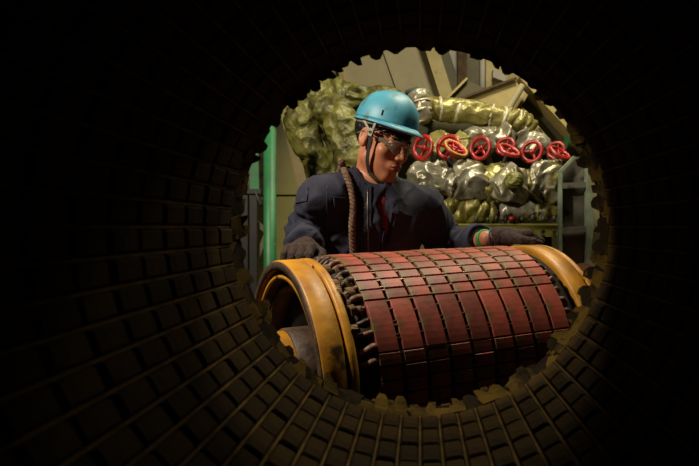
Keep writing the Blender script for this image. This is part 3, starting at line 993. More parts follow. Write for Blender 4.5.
# --- hands in knitted gloves
def hand(name, wrist, fwd, up, side_thumb, curl, label_mat, spread=0.021, scale=1.0, flat=0.0):
    """palm-down hand: fwd = along the fingers, up = back of the hand, side_thumb = towards the thumb"""
    fwd = fwd.normalized(); up = (up - fwd * up.dot(fwd)).normalized(); sd = side_thumb - fwd * side_thumb.dot(fwd) - up * side_thumb.dot(up); sd.normalize()
    def W(f, s, u): return wrist + (fwd * f + sd * s + up * u) * scale
    c = W(0.07, 0, 0)
    X = np.arange(c.x - 0.15, c.x + 0.15, 0.0034); Y = np.arange(c.y - 0.15, c.y + 0.15, 0.0034); Z = np.arange(c.z - 0.09, c.z + 0.09, 0.0034)
    f = Field(X, Y, Z)
    B = (fwd, sd, up)
    f.add(f.cone(W(-0.004, 0, 0), W(0.02, 0, 0), 0.031 * scale, 0.030 * scale), 0.01)
    f.add(f.ell(W(0.052, 0.0, 0.002), (0.055 * scale, 0.044 * scale, 0.0185 * scale), B), 0.02)
    lens = (0.040, 0.045, 0.041, 0.033)
    for i, ln in enumerate(lens):
        s = (1.5 - i) * spread
        k0 = (W(0.088 - abs(i - 1.2) * 0.004, s, 0.006))
        a1 = curl[0]; a2 = a1 + curl[1]; a3 = a2 + curl[2]
        sp = (1.5 - i) * 0.05
        def dirv(a): return (fwd * math.cos(a) + sd * sp * math.cos(a) - up * math.sin(a)).normalized() * scale
        k1 = k0 + dirv(a1) * ln; k2 = k1 + dirv(a2) * ln * 0.68; k3 = k2 + dirv(a3) * ln * 0.55
        rr = (0.0108 if i < 3 else 0.0096) * scale
        f.add(f.cone(W(0.05, s * 0.8, 0.004), k0, rr * 1.05, rr * 1.15), 0.010)
        f.F = smin(f.F, f.cone(k0, k1, rr * 1.12, rr), 0.006)
        f.F = smin(f.F, f.cone(k1, k2, rr * 1.03, rr * 0.95), 0.003)
        f.F = smin(f.F, f.cone(k2, k3, rr * 0.96, rr * 0.86), 0.003)
    t0 = W(0.022, 0.030, -0.004); t1 = W(0.055, 0.058, -0.010); t2 = W(0.086, 0.064, -0.016); t3 = W(0.108, 0.060, -0.024)
    f.add(f.cone(t0, t1, 0.0165 * scale, 0.0130 * scale), 0.012)
    f.F = smin(f.F, f.cone(t1, t2, 0.0130 * scale, 0.0112 * scale), 0.004)
    f.F = smin(f.F, f.cone(t2, t3, 0.0112 * scale, 0.0095 * scale), 0.004)
    return f.mesh(name, label_mat, person, lambda co, n: noise.noise(co * 160) * 0.0009)
def seat_on_drum(t, g, lift):
    return dpt(t, R(g), rr + lift)
hR = hand('glove', wrR + Vector((0.006, 0, -0.002)), Vector((-0.06, -1, -0.10)), Vector((0, -0.15, 1)), Vector((1, 0, 0)), (R(22), R(42), R(40)), M_glove, spread=0.0225, scale=1.02)
hL = hand('glove', wrL + Vector((0.040, 0.004, 0.004)), Vector((1, 0.10, 0.06)), Vector((0, 0.0, 1)), Vector((0, -1, 0)), (R(34), R(58), R(50)), M_glove, scale=1.14)
# blue knit edge of the glove and green wristband
d, a, b = frame_from(Vector((1, -0.35, 0.06)))
bm = bmesh.new(); lathe(bm, [(0.001, 0.029), (0.001, 0.0335), (0.006, 0.0335), (0.006, 0.029)], wrL + Vector((0.012, 0.002, -0.001)), Vector((1, 0.1, 0)).normalized(), b, a, 28); ob('cuff_edge', bm, M_cuff, hL, True)
d, a, b = frame_from(wrL - elL)
bm = bmesh.new(); lathe(bm, [(-0.006, 0.024), (-0.006, 0.0325), (0.006, 0.0325), (0.006, 0.024)], wrL - d * 0.014, d, a, b, 28); ob('wristband', bm, M_wrist, person, True)

# --- hair, eyebrows
fd = Field(np.arange(hx - 0.14, hx + 0.14, 0.0034), np.arange(hy - 0.14, hy + 0.14, 0.0034), np.arange(hz - 0.13, hz + 0.17, 0.0034))
fd.add(fd.ell(H(0, -0.020, 0.036), (0.0865 * HS, 0.1035 * HS, 0.094 * HS), HB), 0.01)
pl = fd.local(H(0, 0.060, 0.040), HB)
low = np.maximum(pl[2], -(pl[1] + 0.058))                # negative only where z<hairline and in front of ears
fd.F = np.maximum(fd.F, -low)
pn = fd.local(H(0, -0.05, -0.055), HB)
fd.F = np.maximum(fd.F, -pn[2])
hair = fd.mesh('hair', M_hair, person, lambda co, n: noise.noise(co * 90) * 0.004)
del fd
bm = bmesh.new()
rnd = random.Random(5)
for i in range(70):                                      # loose curls falling on the forehead and temples
    s = rnd.uniform(-1.0, 1.0)
    ang = s * R(88)
    base = H(math.sin(ang) * 0.079, -0.018 + math.cos(ang) * 0.100, 0.042 + rnd.uniform(-0.010, 0.012))
    outd = (HL * math.sin(ang) + HF * math.cos(ang)).normalized()
    sdv = outd.cross(HU)
    rc = rnd.uniform(0.004, 0.008); turns = rnd.uniform(1.2, 2.2); ln = rnd.uniform(0.012, 0.026); ph = rnd.uniform(0, 6)
    pts = []
    for k in range(18):
        t = k / 17
        pts.append(base + outd * (0.004 - 0.006 * t + rc * 0.5 * math.cos(ph + t * turns * 6.28)) - HU * ln * t + sdv * rc * math.sin(ph + t * turns * 6.28))
    tube(bm, pts, [0.0024 * (1 - 0.5 * k / 17) for k in range(18)], 5)
ob('curls', bm, M_hair, hair, True)
for s in (-1, 1):
    bm = bmesh.new()
    tube(bm, catmull([H(s * 0.012, 0.0935, 0.0155), H(s * 0.028, 0.0905, 0.0215), H(s * 0.048, 0.0735, 0.0195)], 6), [0.003 + 0.0016 * math.sin(PI * min(1, i / 9)) for i in range(13)], 8)
    ob('eyebrow', bm, M_hair, person, True)
    bm = bmesh.new()
    tube(bm, catmull([H(s * 0.018, 0.0865, -0.0085), H(s * 0.032, 0.0885, -0.0115), H(s * 0.047, 0.0795, -0.0085)], 6), 0.0014, 6)
    ob('eyelashes', bm, M_hair, person, True)
# boots
for a_ in (ankR, ankL):
    fd = Field(np.arange(a_.x - 0.2, a_.x + 0.2, 0.008), np.arange(a_.y - 0.25, a_.y + 0.15, 0.008), np.arange(-0.02, 0.24, 0.008))
    base = Vector((a_.x, a_.y, 0))
    fd.add(fd.cone(base + Vector((0, 0, 0.06)), base + Vector((0, 0, 0.19)), 0.056, 0.060), 0.02)
    fd.add(fd.cone(base - TF * 0.03 + Vector((0, 0, 0.045)), base + TF * 0.17 + Vector((0, 0, 0.042)), 0.047, 0.050), 0.03)
    fd.F = np.maximum(fd.F, 0.003 - fd.g[2]); fd.F = np.maximum(fd.F, fd.g[2] - 0.2)
    fd.mesh('boot', M_boot, person)

# ================================================================== HELMET
helm = empty('safety_helmet', H(0, 0, 0.03), 'scuffed light blue hard hat worn by the worker', 'helmet')
HP = R(5)                                               # helmet sits level on the head, a touch back
def HH(x, y, z):
    yy = y * math.cos(HP) - z * math.sin(HP); zz = y * math.sin(HP) + z * math.cos(HP)
    return H(x, yy - 0.014, zz + 0.052)
bm = bmesh.new()
nA, nB = 72, 22
ra, rb, rh = 0.098, 0.117, 0.108
def shell_pt(g, t, off=0.0):
    """t 0 = rim .. 1 = crown"""
    ph = t * PI / 2
    cr = math.cos(ph) ** 0.80; sr = math.sin(ph) ** 0.92
    x = (ra - off) * cr * math.sin(g); y = (rb - off) * cr * math.cos(g)
    z = (rh - off) * sr
    z += 0.007 * math.exp(-(x / 0.026) ** 2) * sr      # ridge along the crown
    return HH(x, y, z)
outer = [[bm.verts.new(shell_pt(2 * PI * i / nA, j / nB)) for i in range(nA)] for j in range(nB)]
inner = [[bm.verts.new(shell_pt(2 * PI * i / nA, j / nB, 0.004)) for i in range(nA)] for j in range(nB)]
to, ti = bm.verts.new(HH(0, 0, rh + 0.007)), bm.verts.new(HH(0, 0, rh + 0.003))
for j in range(nB - 1):
    for i in range(nA):
        k = (i + 1) % nA
        bm.faces.new((outer[j][i], outer[j][k], outer[j + 1][k], outer[j + 1][i]))
        bm.faces.new((inner[j][k], inner[j][i], inner[j + 1][i], inner[j + 1][k]))
for i in range(nA):
    k = (i + 1) % nA
    bm.faces.new((outer[-1][i], outer[-1][k], to)); bm.faces.new((inner[-1][k], inner[-1][i], ti))
    bm.faces.new((outer[0][k], outer[0][i], inner[0][i], inner[0][k]))
shell = ob('shell', bm, M_helmet, helm, True)
bm = bmesh.new()
prev = None; first = None
for i in range(nA + 1):
    g = 2 * PI * i / nA
    fw = max(0, math.cos(g)) ** 2.2
    ext = 0.004 + 0.026 * fw
    dn = 0.004 + 0.008 * fw
    cs, sn = math.cos(g), math.sin(g)
    ring_ = [bm.verts.new(HH(ra * sn, rb * cs, 0.006)), bm.verts.new(HH((ra + ext) * sn, (rb + ext) * cs, -dn)),
             bm.verts.new(HH((ra + ext) * sn, (rb + ext) * cs, -dn - 0.003)), bm.verts.new(HH((ra - 0.004) * sn, (rb - 0.004) * cs, -0.001))] if i < nA else first
    if i == 0: first = ring_
    if prev:
        for k in range(4): bm.faces.new((prev[k], prev[(k + 1) % 4], ring_[(k + 1) % 4], ring_[k]))
    prev = ring_
ob('brim', bm, M_helmet, helm, True)
for s in (-1, 1):                                        # accessory slots at the sides
    bm = bmesh.new(); g = s * R(62)
    p = shell_pt(g, 0.10); q = shell_pt(g, 0.2)
    bar(bm, p, q, 0.004, 0.006); ob('side_slot', bm, M_dark, helm)
# harness band inside
bm = bmesh.new()
lathe(bm, [(-0.012, 0.997), (0.016, 0.997), (0.016, 1.012), (-0.012, 1.012)], Vector((0, 0, 0)), Vector((0, 0, 1)), Vector((1, 0, 0)), Vector((0, 1, 0)), 48)
for v in bm.verts:
    x, y, z = v.co
    v.co = HH(x * 0.090, y * 0.106, z - 0.004)
ob('headband', bm, M_grey, helm, True)
def strap(pts, wid, th, material, name='chin_strap', parent=helm, side=None):
    bm = bmesh.new()
    cu = catmull(pts, 6)
    prev = None
    for i, p in enumerate(cu):
        t = (cu[min(i + 1, len(cu) - 1)] - cu[max(i - 1, 0)]).normalized()
        nrm = (p - (side if side is not None else H(0, -0.0, -0.03)))
        nrm = (nrm - t * nrm.dot(t)).normalized()
        sd_ = t.cross(nrm)
        r_ = [bm.verts.new(p + sd_ * wid / 2 * a + nrm * th / 2 * b) for a, b in ((-1, -1), (1, -1), (1, 1), (-1, 1))]
        if prev:
            for k in range(4): bm.faces.new((prev[k], prev[(k + 1) % 4], r_[(k + 1) % 4], r_[k]))
        else: bm.faces.new(r_)
        prev = r_
    bm.faces.new(prev[::-1])
    return ob(name, bm, material, parent)
for s in (-1, 1):
    strap([H(s * 0.092, 0.028, 0.050), H(s * 0.0905, 0.026, 0.028)], 0.008, 0.002, M_grey, 'harness_tab')
    strap([H(s * 0.092, -0.028, 0.046), H(s * 0.093, -0.010, 0.033), H(s * 0.0905, 0.018, 0.014)], 0.007, 0.002, M_grey, 'harness_tab')
    strap([H(s * 0.090, 0.023, 0.018), H(s * 0.0835, 0.027, -0.030), H(s * 0.0725, 0.030, -0.078), H(s * 0.050, 0.036, -0.114)], 0.0125, 0.0025, M_dark)
    bm = bmesh.new()
    c = H(s * 0.0915, 0.023, 0.014)
    rot = Matrix((HF, HU, HL * s)).transposed()
    box(bm, c, (0.020, 0.026, 0.006), rot, 0.0015)
    bk = ob('buckle', bm, M_grey, helm)
    bm = bmesh.new(); box(bm, c + HL * s * 0.003, (0.011, 0.009, 0.003), rot); ob('buckle_slot', bm, M_dark, bk)
strap([H(-0.050, 0.036, -0.114), H(-0.028, 0.060, -0.129), H(0, 0.071, -0.132), H(0.028, 0.060, -0.129), H(0.050, 0.036, -0.114)], 0.016, 0.005, M_olived, 'chin_cup')

# ================================================================== SAFETY GLASSES
gl = empty('safety_glasses', H(0, 0.1, 0), 'clear safety glasses on the worker\'s nose', 'glasses')
def gpt(x, z, fwd=0.0):
    g = x / 0.075
    return H(math.sin(g) * 0.079, 0.0 + math.cos(g) * 0.104 + fwd - max(0, -z) * 0.12, z)
for s in (-1, 1):
    bm = bmesh.new()
    nx, ny = 10, 6
    f0, f1 = [], []
    for j in range(ny + 1):
        v = j / ny
        a, b = [], []
        for i in range(nx + 1):
            u = i / nx
            x = 0.006 + u * 0.052
            zt = 0.015 - 0.004 * u
            zb = -0.008 - 0.022 * math.sin(PI * min(1, (u + 0.02)) ** 0.7) + 0.004 * u
            z = zt + (zb - zt) * v
            a.append(bm.verts.new(gpt(s * x, z))); b.append(bm.verts.new(gpt(s * x, z, 0.0018)))
        f0.append(a); f1.append(b)
    for j in range(ny):
        for i in range(nx):
            bm.faces.new((f1[j][i], f1[j][i + 1], f1[j + 1][i + 1], f1[j + 1][i])); bm.faces.new((f0[j][i], f0[j + 1][i], f0[j + 1][i + 1], f0[j][i + 1]))
    ob('lens', bm, M_lens, gl, True)
    edge = [gpt(s * (0.006 + u * 0.052), 0.015 - 0.004 * u, .001) for u in np.linspace(0, 1, 9)]
    bm = bmesh.new(); tube(bm, edge, 0.0016, 6); ob('brow_bar', bm, M_grey, gl, True)
    edge = [gpt(s * (0.006 + u * 0.052), -0.008 - 0.022 * math.sin(PI * min(1, (u + 0.02)) ** 0.7) + 0.004 * u, .001) for u in np.linspace(0, 1, 12)]
    bm = bmesh.new(); tube(bm, edge, 0.0012, 6); ob('lens_edge', bm, M_grey, gl, True)
    bm = bmesh.new()                                     # side shield
    q = [gpt(s * 0.057, 0.010), gpt(s * 0.057, -0.008), H(s * 0.0765, 0.054, -0.003), H(s * 0.077, 0.054, 0.009)]
    poly_prism(bm, q, HL * s * 0.003); ob('side_shield', bm, M_shield, gl)
    bm = bmesh.new(); tube(bm, [H(s * 0.0785, 0.053, 0.004), H(s * 0.086, 0.035, 0.007), H(s * 0.089, 0.010, 0.010), H(s * 0.089, -0.015, 0.012), H(s * 0.088, -0.040, -0.004)], 0.0018, 6)
    ob('temple', bm, M_grey, gl, True)
bm = bmesh.new(); tube(bm, [gpt(-0.007, 0.004, .001), H(0, 0.113, 0.006), gpt(0.007, 0.004, .001)], 0.0022, 6); ob('bridge', bm, M_grey, gl, True)

# ================================================================== ROPE over the shoulder
front = [(343.5, 168), (345.5, 176), (348, 186), (350.5, 198), (352.5, 211), (353.5, 224), (354, 238), (354, 256)]
rp = []
back_base = neck0 - TL * 0.075
rp += [back_base - TFs * 0.16 - SP * 0.25, back_base - TFs * 0.15 - SP * 0.10, back_base - TFs * 0.10 + SP * 0.01]
pt0 = P(341, 161.5, 2.235)
rp += [pt0]
for x, y in front:
    p, n = on_cloth(x, y, 0.013)
    rp.append(p)
for k in range(5, len(rp)):                              # hangs straight rather than following every fold
    rp[k] = rp[k] * 0.6 + (rp[k - 1] + (rp[min(k + 1, len(rp) - 1)])) * 0.2
cu = catmull(rp, 14)
rope = empty('rope', rp[-1], 'twisted brown rope slung over the worker\'s shoulder', 'rope')
for s in range(3):
    bm = bmesh.new()
    acc = 0; pts = []
    prev_a = None
    for i, p in enumerate(cu):
        t = (cu[min(i + 1, len(cu) - 1)] - cu[max(i - 1, 0)]).normalized()
        if i: acc += (p - cu[i - 1]).length
        a = TF if prev_a is None else prev_a
        a = (a - t * a.dot(t)).normalized(); prev_a = a
        b = a.cross(t)
        g = acc * 2 * PI / 0.040 + s * 2 * PI / 3
        pts.append(p + (a * math.cos(g) + b * math.sin(g)) * 0.0058)
    tube(bm, pts, 0.0064, 7)
    ob('strand', bm, M_rope, rope, True)

# ================================================================== BEHIND THE WORKER
def crumple(bm, amp, freq, seed):
    """sharp outward folds, long in one direction, like creased foil or tarpaulin"""
    rnd = random.Random(seed)
    off = Vector((seed * 3.1, seed * 1.7, seed * 2.3))
    m1 = Matrix.Rotation(rnd.uniform(0, 3), 3, Vector((rnd.uniform(-1, 1), rnd.uniform(-1, 1), rnd.uniform(-1, 1))).normalized())
    m2 = Matrix.Rotation(rnd.uniform(0, 3), 3, Vector((rnd.uniform(-1, 1), rnd.uniform(-1, 1), rnd.uniform(-1, 1))).normalized())
    bm.normal_update()
    new = []
    for v in bm.verts:
        p = v.co * freq
        w = Vector((noise.noise(p * 0.6 + off), noise.noise(p * 0.6 + off * 2), noise.noise(p * 0.6 - off))) * 0.8
        q1 = m1 @ (p + w); q1 = Vector((q1.x * 0.95, q1.y * 0.95, q1.z * 0.35)) + off
        q2 = m2 @ (p * 1.9 + w * 2); q2 = Vector((q2.x, q2.y * 0.9, q2.z * 0.4)) - off
        r1 = max(0, 1 - 2.6 * abs(noise.noise(q1))) ; r2 = max(0, 1 - 2.6 * abs(noise.noise(q2)))
        new.append(v.co + v.normal * amp * (1.5 * r1 * r1 + 0.65 * r2 * r2 - 0.7 + 0.9 * noise.noise(p * 0.45 + off)))
    for v, n in zip(bm.verts, new): v.co = n

def wrap_blob(name, c, r, seed, material, parent=None, amp=0.020, freq=10, rot=0, power=0.72):
    bm = bmesh.new()
    bmesh.ops.create_icosphere(bm, subdivisions=5, radius=1.0)
    m = Matrix.Rotation(rot, 3, 'Y')
    for v in bm.verts:
        p = v.co
        q = Vector([math.copysign(abs(x) ** power, x) for x in p])
        v.co = Vector(c) + m @ Vector((q.x * r[0], q.y * r[1], q.z * r[2]))
    crumple(bm, amp, freq, seed)
    return ob(name, bm, material, parent, True)

def wrap_pipe(name, pts, rad, seed, material, parent=None, amp=0.012, freq=16, n=28, seg=14, ends=True):
    bm = bmesh.new()
    cu = catmull(pts, seg)
    m = len(cu) - 1
    rl = []
    for i in range(m + 1):
        r = rad if not hasattr(rad, '__len__') else rad[0] + (rad[1] - rad[0]) * i / m
        e = min(i, m - i)
        if ends and e < 3: r *= (0.45, 0.8, 0.95)[e]
        rl.append(r)
    tube(bm, cu, rl, n)
    crumple(bm, amp, freq, seed)
    return ob(name, bm, material, parent, True), cu

def tie(cu, i, rad, parent, wid=0.012, material=None):
    p = cu[i]; t = (cu[min(i + 1, len(cu) - 1)] - cu[max(i - 1, 0)]).normalized()
    d, a, b = frame_from(t)
    bm = bmesh.new()
    lathe(bm, [(-wid / 2, rad - 0.012), (-wid / 2, rad), (wid / 2, rad), (wid / 2, rad - 0.012)], p, d, a, b, 28)
    for v in bm.verts: v.co += d * noise.noise(v.co * 14) * 0.014
    return ob('tape_band', bm, material or M_tape, parent, True)

# --- long horizontal pipe wrapped in yellowed foil
lp = empty('wrapped_pipe', P(470, 122, 3.3), 'long pipe wrapped in yellowed foil with pale tape bands above the handwheels', 'pipe')
wp, cu = wrap_pipe('foil_wrap', [P(404, 104, 3.30), P(430, 108, 3.30), P(470, 112, 3.30), P(505, 119, 3.30), P(522, 123, 3.30), P(530, 132, 3.32)], 0.056, 3, M_foily, lp, 0.009, 18)
for i, wd in ((12, 0.02), (18, 0.012), (24, 0.022), (36, 0.012), (41, 0.016), (52, 0.012)):
    tie(cu, i, 0.060, lp, wd)
bm = bmesh.new(); tube(bm, [P(430, 112, 3.32), P(430, 112, 3.9), P(430, 112, YW - 0.05)], 0.03, 12); ob('pipe_bracket', bm, M_steel, lp, True)
rp_ = empty('wrapped_riser', P(421, 122, 3.27), 'short upright pipe end bulging in silvery foil just behind the blue helmet', 'pipe')
rw, cu2 = wrap_pipe('foil_wrap', [P(421, 124, 3.26), P(420, 112, 3.25), P(419, 101, 3.25), P(417, 94, 3.26)], 0.055, 9, M_foil, rp_, 0.008, 20)
tie(cu2, 16, 0.058, rp_); tie(cu2, 26, 0.058, rp_)
bm = bmesh.new(); bar(bm, P(405, 93, 3.26), P(421, 88.5, 3.26), 0.05, 0.022, bevel=0.008); ob('cap', bm, M_teal, rp_)

# --- yellow-green wrapped pipes at the left
def left_pipe(label, pts, rad, seed, mt=M_tarp, amp=0.016, freq=15):
    root = empty('wrapped_pipe', pts[-1], label, 'pipe', 'pipes in yellow-green wrapping')
    o, cu = wrap_pipe('wrapping', pts, rad, seed, mt, root, amp, freq, 34, 16)
    return root, cu
left_pipe('fat pipe bend in crumpled yellow-green wrapping beside the green post', [P(342, 98, 3.25), P(325, 98, 3.22), P(309, 106, 3.18), P(304, 122, 3.12), P(312, 144, 3.1), P(328, 172, 3.1), P(334, 220, 3.1)], 0.085, 21)
left_pipe('yellow-green wrapped pipe slanting down behind the worker\'s ear', [P(318, 104, 3.14), P(334, 112, 3.06), P(345, 130, 3.02), P(354, 152, 3.0), P(366, 190, 3.0)], 0.075, 22)
left_pipe('yellow-green wrapped pipe lying along the top behind the helmet', [P(310, 99, 3.42), P(345, 97, 3.42), P(380, 100, 3.42), P(412, 106, 3.42)], 0.07, 23)
left_pipe('crumpled yellow-green wrapped pipe hanging between the two bends', [P(322, 108, 3.22), P(324, 130, 3.18), P(327, 160, 3.16), P(330, 200, 3.16)], 0.072, 24, M_tarp)
bm = bmesh.new(); bar(bm, P(309, 87.5, 3.5), P(345, 91, 3.5), 0.05, 0.03); tag(ob('flat_bar', bm, M_olived), 'dark olive flat bar above the yellow-green wrapped pipes', 'bar')

# --- valves with red handwheels
def wheel(parent, c, axis, rad, rim_mat=M_wheel, face_mat=None, spokes=4, rot=0.3):
    d, a, b = frame_from(axis)
    hw = bpy.data.objects.new('handwheel', None)
    bm = bmesh.new()
    n, m = 36, 10
    rr_ = rad * 0.17
    vs = []
    for i in range(n):
        g = 2 * PI * i / n
        dr = a * math.cos(g) + b * math.sin(g)
        vs.append([bm.verts.new(c + dr * (rad - rr_ + rr_ * math.cos(2 * PI * k / m)) + d * rr_ * 0.9 * math.sin(2 * PI * k / m)) for k in range(m)])
    for i in range(n):
        for k in range(m):
            bm.faces.new((vs[i][k], vs[(i + 1) % n][k], vs[(i + 1) % n][(k + 1) % m], vs[i][(k + 1) % m]))
    rim = ob('handwheel', bm, rim_mat, parent, True)
    for s in range(spokes):
        g = rot + 2 * PI * s / spokes
        dr = a * math.cos(g) + b * math.sin(g)
        bm = bmesh.new()
        tube(bm, [c - d * rad * 0.16 + dr * rad * 0.12, c - d * rad * 0.10 + dr * rad * 0.5, c + dr * (rad - rr_)], [rad * 0.15, rad * 0.11, rad * 0.10], 8)
        ob('spoke', bm, M_wheel, rim, True)
    bm = bmesh.new()
    lathe(bm, [(-0.30 * rad, 0.0), (-0.30 * rad, rad * 0.24), (0.02 * rad, rad * 0.22), (0.06 * rad, rad * 0.15), (0.06 * rad, 0.0)], c, d, a, b, 18)
    ob('hub', bm, M_wheel, rim, True)
    bm = bmesh.new(); lathe(bm, [(0.03 * rad, 0), (0.03 * rad, rad * 0.12), (0.16 * rad, rad * 0.11), (0.16 * rad, 0)], c, d, a, b, 6); ob('nut', bm, M_wheel, rim)
    if face_mat:
        bm = bmesh.new(); lathe(bm, [(rr_ * 0.5, rad * 0.80), (rr_ * 1.02, rad * 0.86), (rr_ * 1.02, rad * 0.95), (rr_ * 0.5, rad * 0.985)], c, d, a, b, 40); ob('rim_band', bm, face_mat, rim, True)
    return rim

def valve(wx, wy, wd, axis, rad, body, br, seed, label, face=None, rot=0.3, mt=None, spokes=4, amp=0.020):
    """wheel at px (wx, wy) depth wd; foil-wrapped body centred at `body` with radii br"""
    root = empty('gate_valve', body - Vector((0, 0, br[2])), label, 'valve', 'foil-wrapped valves with red handwheels')
    c = P(wx, wy, wd)
    wrap_blob('foil_wrap', body, br, seed, mt or M_foil, root, amp)
    ax = Vector(axis).normalized()
    wheel(root, c, ax, rad, M_wheel, face, spokes, rot)
    bm = bmesh.new(); tube(bm, [c + ax * 0.004, c - ax * 0.06, body + Vector((0, 0, br[2] * 0.3))], [0.009, 0.009, 0.02], 10); ob('stem', bm, M_blackm, root, True)
    return root
RW = 0.060
valve(423, 147.7, 3.0, (-0.62, -0.74, 0.12), RW, P(436, 183, 3.02), (0.115, 0.10, 0.088), 31, 'foil-wrapped valve with the red handwheel closest to the worker\'s face')
valve(448.5, 147, 3.06, (-0.45, -0.85, 0.2), RW + 0.002, P(452, 147, 3.28), (0.11, 0.08, 0.07), 32, 'foil-wrapped valve whose red handwheel stands right behind the yellow-rimmed one', mt=M_foily)
valve(455.5, 149, 2.97, (0.42, -0.50, 0.70), RW - 0.001, P(470, 184, 3.0), (0.075, 0.09, 0.085), 33, 'foil-wrapped valve with a tilted red handwheel with yellow rim', M_wheely)
valve(480.3, 148.3, 3.0, (-0.56, -0.80, 0.1), RW - 0.003, P(494, 186, 3.05), (0.07, 0.09, 0.095), 34, 'foil-wrapped valve with third upright red handwheel, right of the yellow-rimmed one', rot=0.9, mt=M_foily)
valve(505.5, 146.5, 3.08, (-0.45, -0.85, 0.3), 0.048, P(490, 139, 3.3), (0.12, 0.08, 0.065), 35, 'foil-wrapped valve whose small red handwheel hides behind the fourth tilted one')
valve(509, 150.5, 2.98, (0.34, -0.50, 0.78), RW - 0.006, P(509, 184, 2.98), (0.085, 0.09, 0.082), 36, 'foil-wrapped valve with tilted plain red handwheel between two upright ones', rot=0.8)
valve(531.9, 151.6, 3.0, (-0.50, -0.82, 0.2), RW - 0.005, P(530, 190, 3.05), (0.065, 0.09, 0.085), 37, 'foil-wrapped valve with upright red handwheel second from the right', rot=0.1, spokes=3, mt=M_foily)
valve(556, 150.5, 3.08, (-0.45, -0.85, 0.25), 0.046, P(530, 143, 3.32), (0.10, 0.08, 0.06), 38, 'foil-wrapped valve whose red handwheel stands behind the rightmost one')
valve(560, 153, 2.98, (0.40, -0.46, 0.76), RW - 0.006, P(546, 182, 3.0), (0.075, 0.09, 0.09), 39, 'foil-wrapped valve with the rightmost tilted red handwheel beside the grey rack', rot=0.6)
# yellow ball-shaped wrap and low wraps on the rail
tag(wrap_blob('wrapped_ball', P(514, 181, 2.86), (0.035, 0.035, 0.036), 51, M_tarp, None, 0.004, 30), 'small round yellow wrapped ball among the silver foil wraps', 'ball')
def low(label, pts, rad, seed, mt):
    root = empty('wrapped_pipe', pts[0] - Vector((0, 0, 0.05)), label, 'pipe', 'foil wraps lying on the olive rail')
    o, cu = wrap_pipe('foil_wrap', pts, rad, seed, mt, root, 0.016, 15, 26)
    tie(cu, len(cu) // 2, (rad if not hasattr(rad, '__len__') else rad[0]) + 0.004, root, 0.01, M_foily)
low('yellowish foil-wrapped pipe lying on the rail behind the worker\'s sleeve', [P(428, 206, 3.0), P(452, 209, 3.0), P(478, 211, 3.0), P(497, 213, 3.0)], 0.055, 41, M_foily)
low('pale foil-wrapped pipe lying on the rail above the gloved hand', [P(498, 214, 2.98), P(520, 212, 2.98), P(545, 210, 3.0), P(560, 207, 3.02)], 0.048, 42, M_foil)
# backing manifold: dark shelf rack the valves stand on
rack = empty('pipe_rack', P(480, 260, 3.1) * 1.0, 'olive steel rail with bolts carrying the foil-wrapped valves', 'rack')
rack.location.z = 0
bm = bmesh.new(); bar(bm, P(395, 231, 3.0), P(559, 231, 3.0), 0.16, 0.05); ob('rail', bm, M_olive, rack)
bm = bmesh.new(); bar(bm, P(395, 224.6, 3.0), P(559, 224.6, 3.0), 0.17, 0.008); ob('rail_flange', bm, M_olive, rack)
for i in range(8):
    bm = bmesh.new()
    c = P(474 + i * 11.5, 231.5, 2.915)
    lathe(bm, [(0, 0), (0, 0.010), (0.012, 0.009), (0.012, 0)], c, Vector((0, -1, 0)), Vector((1, 0, 0)), Vector((0, 0, 1)), 6); ob('bolt', bm, M_steel, rack)
for i in range(9):
    bm = bmesh.new()
    p = P(476 + i * 9.5 + random.uniform(-2, 2), 223, 2.93)
    tube(bm, [p, p + Vector((0, 0, 0.022 + random.uniform(0, .012)))], 0.008, 8); ob('stud', bm, M_blackm, rack, True)
bm = bmesh.new(); tube(bm, [P(509, 219, 2.90), P(516, 218, 2.90)], 0.010, 8); ob('red_plug', bm, M_wheel, rack, True)
for x in (400, 470, 545):
    bm = bmesh.new(); p = P(x, 233, 3.02); bar(bm, (p.x, p.y, 0), (p.x, p.y, p.z), 0.05, 0.05, Vector((0, 1, 0))); ob('post', bm, M_blackm, rack)
bm = bmesh.new(); p0, p1 = P(395, 222, 3.36), P(560, 128, 3.36)
poly_prism(bm, [P(398, 232, 3.42), P(560, 232, 3.42), P(556, 150, 3.42), P(540, 128, 3.42), P(398, 118, 3.42)], (0, 0.02, 0)); ob('backing_plate', bm, M_olived, rack)

# --- grey steel rack with two shelves at the right
gr = empty('steel_rack', P(575, 300, 3.0), 'narrow dark grey steel rack with two crossbars right of the handwheels', 'rack')
gr.location.z = 0
def rack_bar(name, a, b, w_, h_, m, up=Vector((0, 1, 0))):
    bm = bmesh.new(); bar(bm, a, b, w_, h_, up); return ob(name, bm, m, gr)
def down(p, z=0.0): return Vector((p.x, p.y, z))
rack_bar('post', down(P(560, 172, 2.9)), P(560, 172, 2.9), 0.014, 0.03, M_green2)
rack_bar('post', down(P(586.5, 160, 2.9)), P(586.5, 160, 2.9), 0.012, 0.03, M_green2)
bm = bmesh.new(); poly_prism(bm, [down(P(560, 172, 2.93)), down(P(587, 172, 2.93)), P(587, 158, 2.93), P(574, 157, 2.93), P(560, 172, 2.93)], (0, 0.012, 0)); bp = ob('back_plate', bm, M_plate, gr)
bm = bmesh.new(); lathe(bm, [(0, 0), (0, 0.012), (0.006, 0.012), (0.006, 0)], P(566.5, 213, 2.928), Vector((0, -1, 0)), Vector((1, 0, 0)), Vector((0, 0, 1)), 16); ob('hole', bm, M_blackm, bp)
rack_bar('crossbar', P(561, 186, 2.90), P(586, 185, 2.90), 0.04, 0.024, M_plate, Vector((0, 0, 1)))
rack_bar('crossbar', P(561, 231, 2.90), P(586, 229, 2.90), 0.04, 0.024, M_plate, Vector((0, 0, 1)))
rack_bar('top_edge', P(560, 172, 2.90), P(574, 157, 2.90), 0.012, 0.03, M_green2)
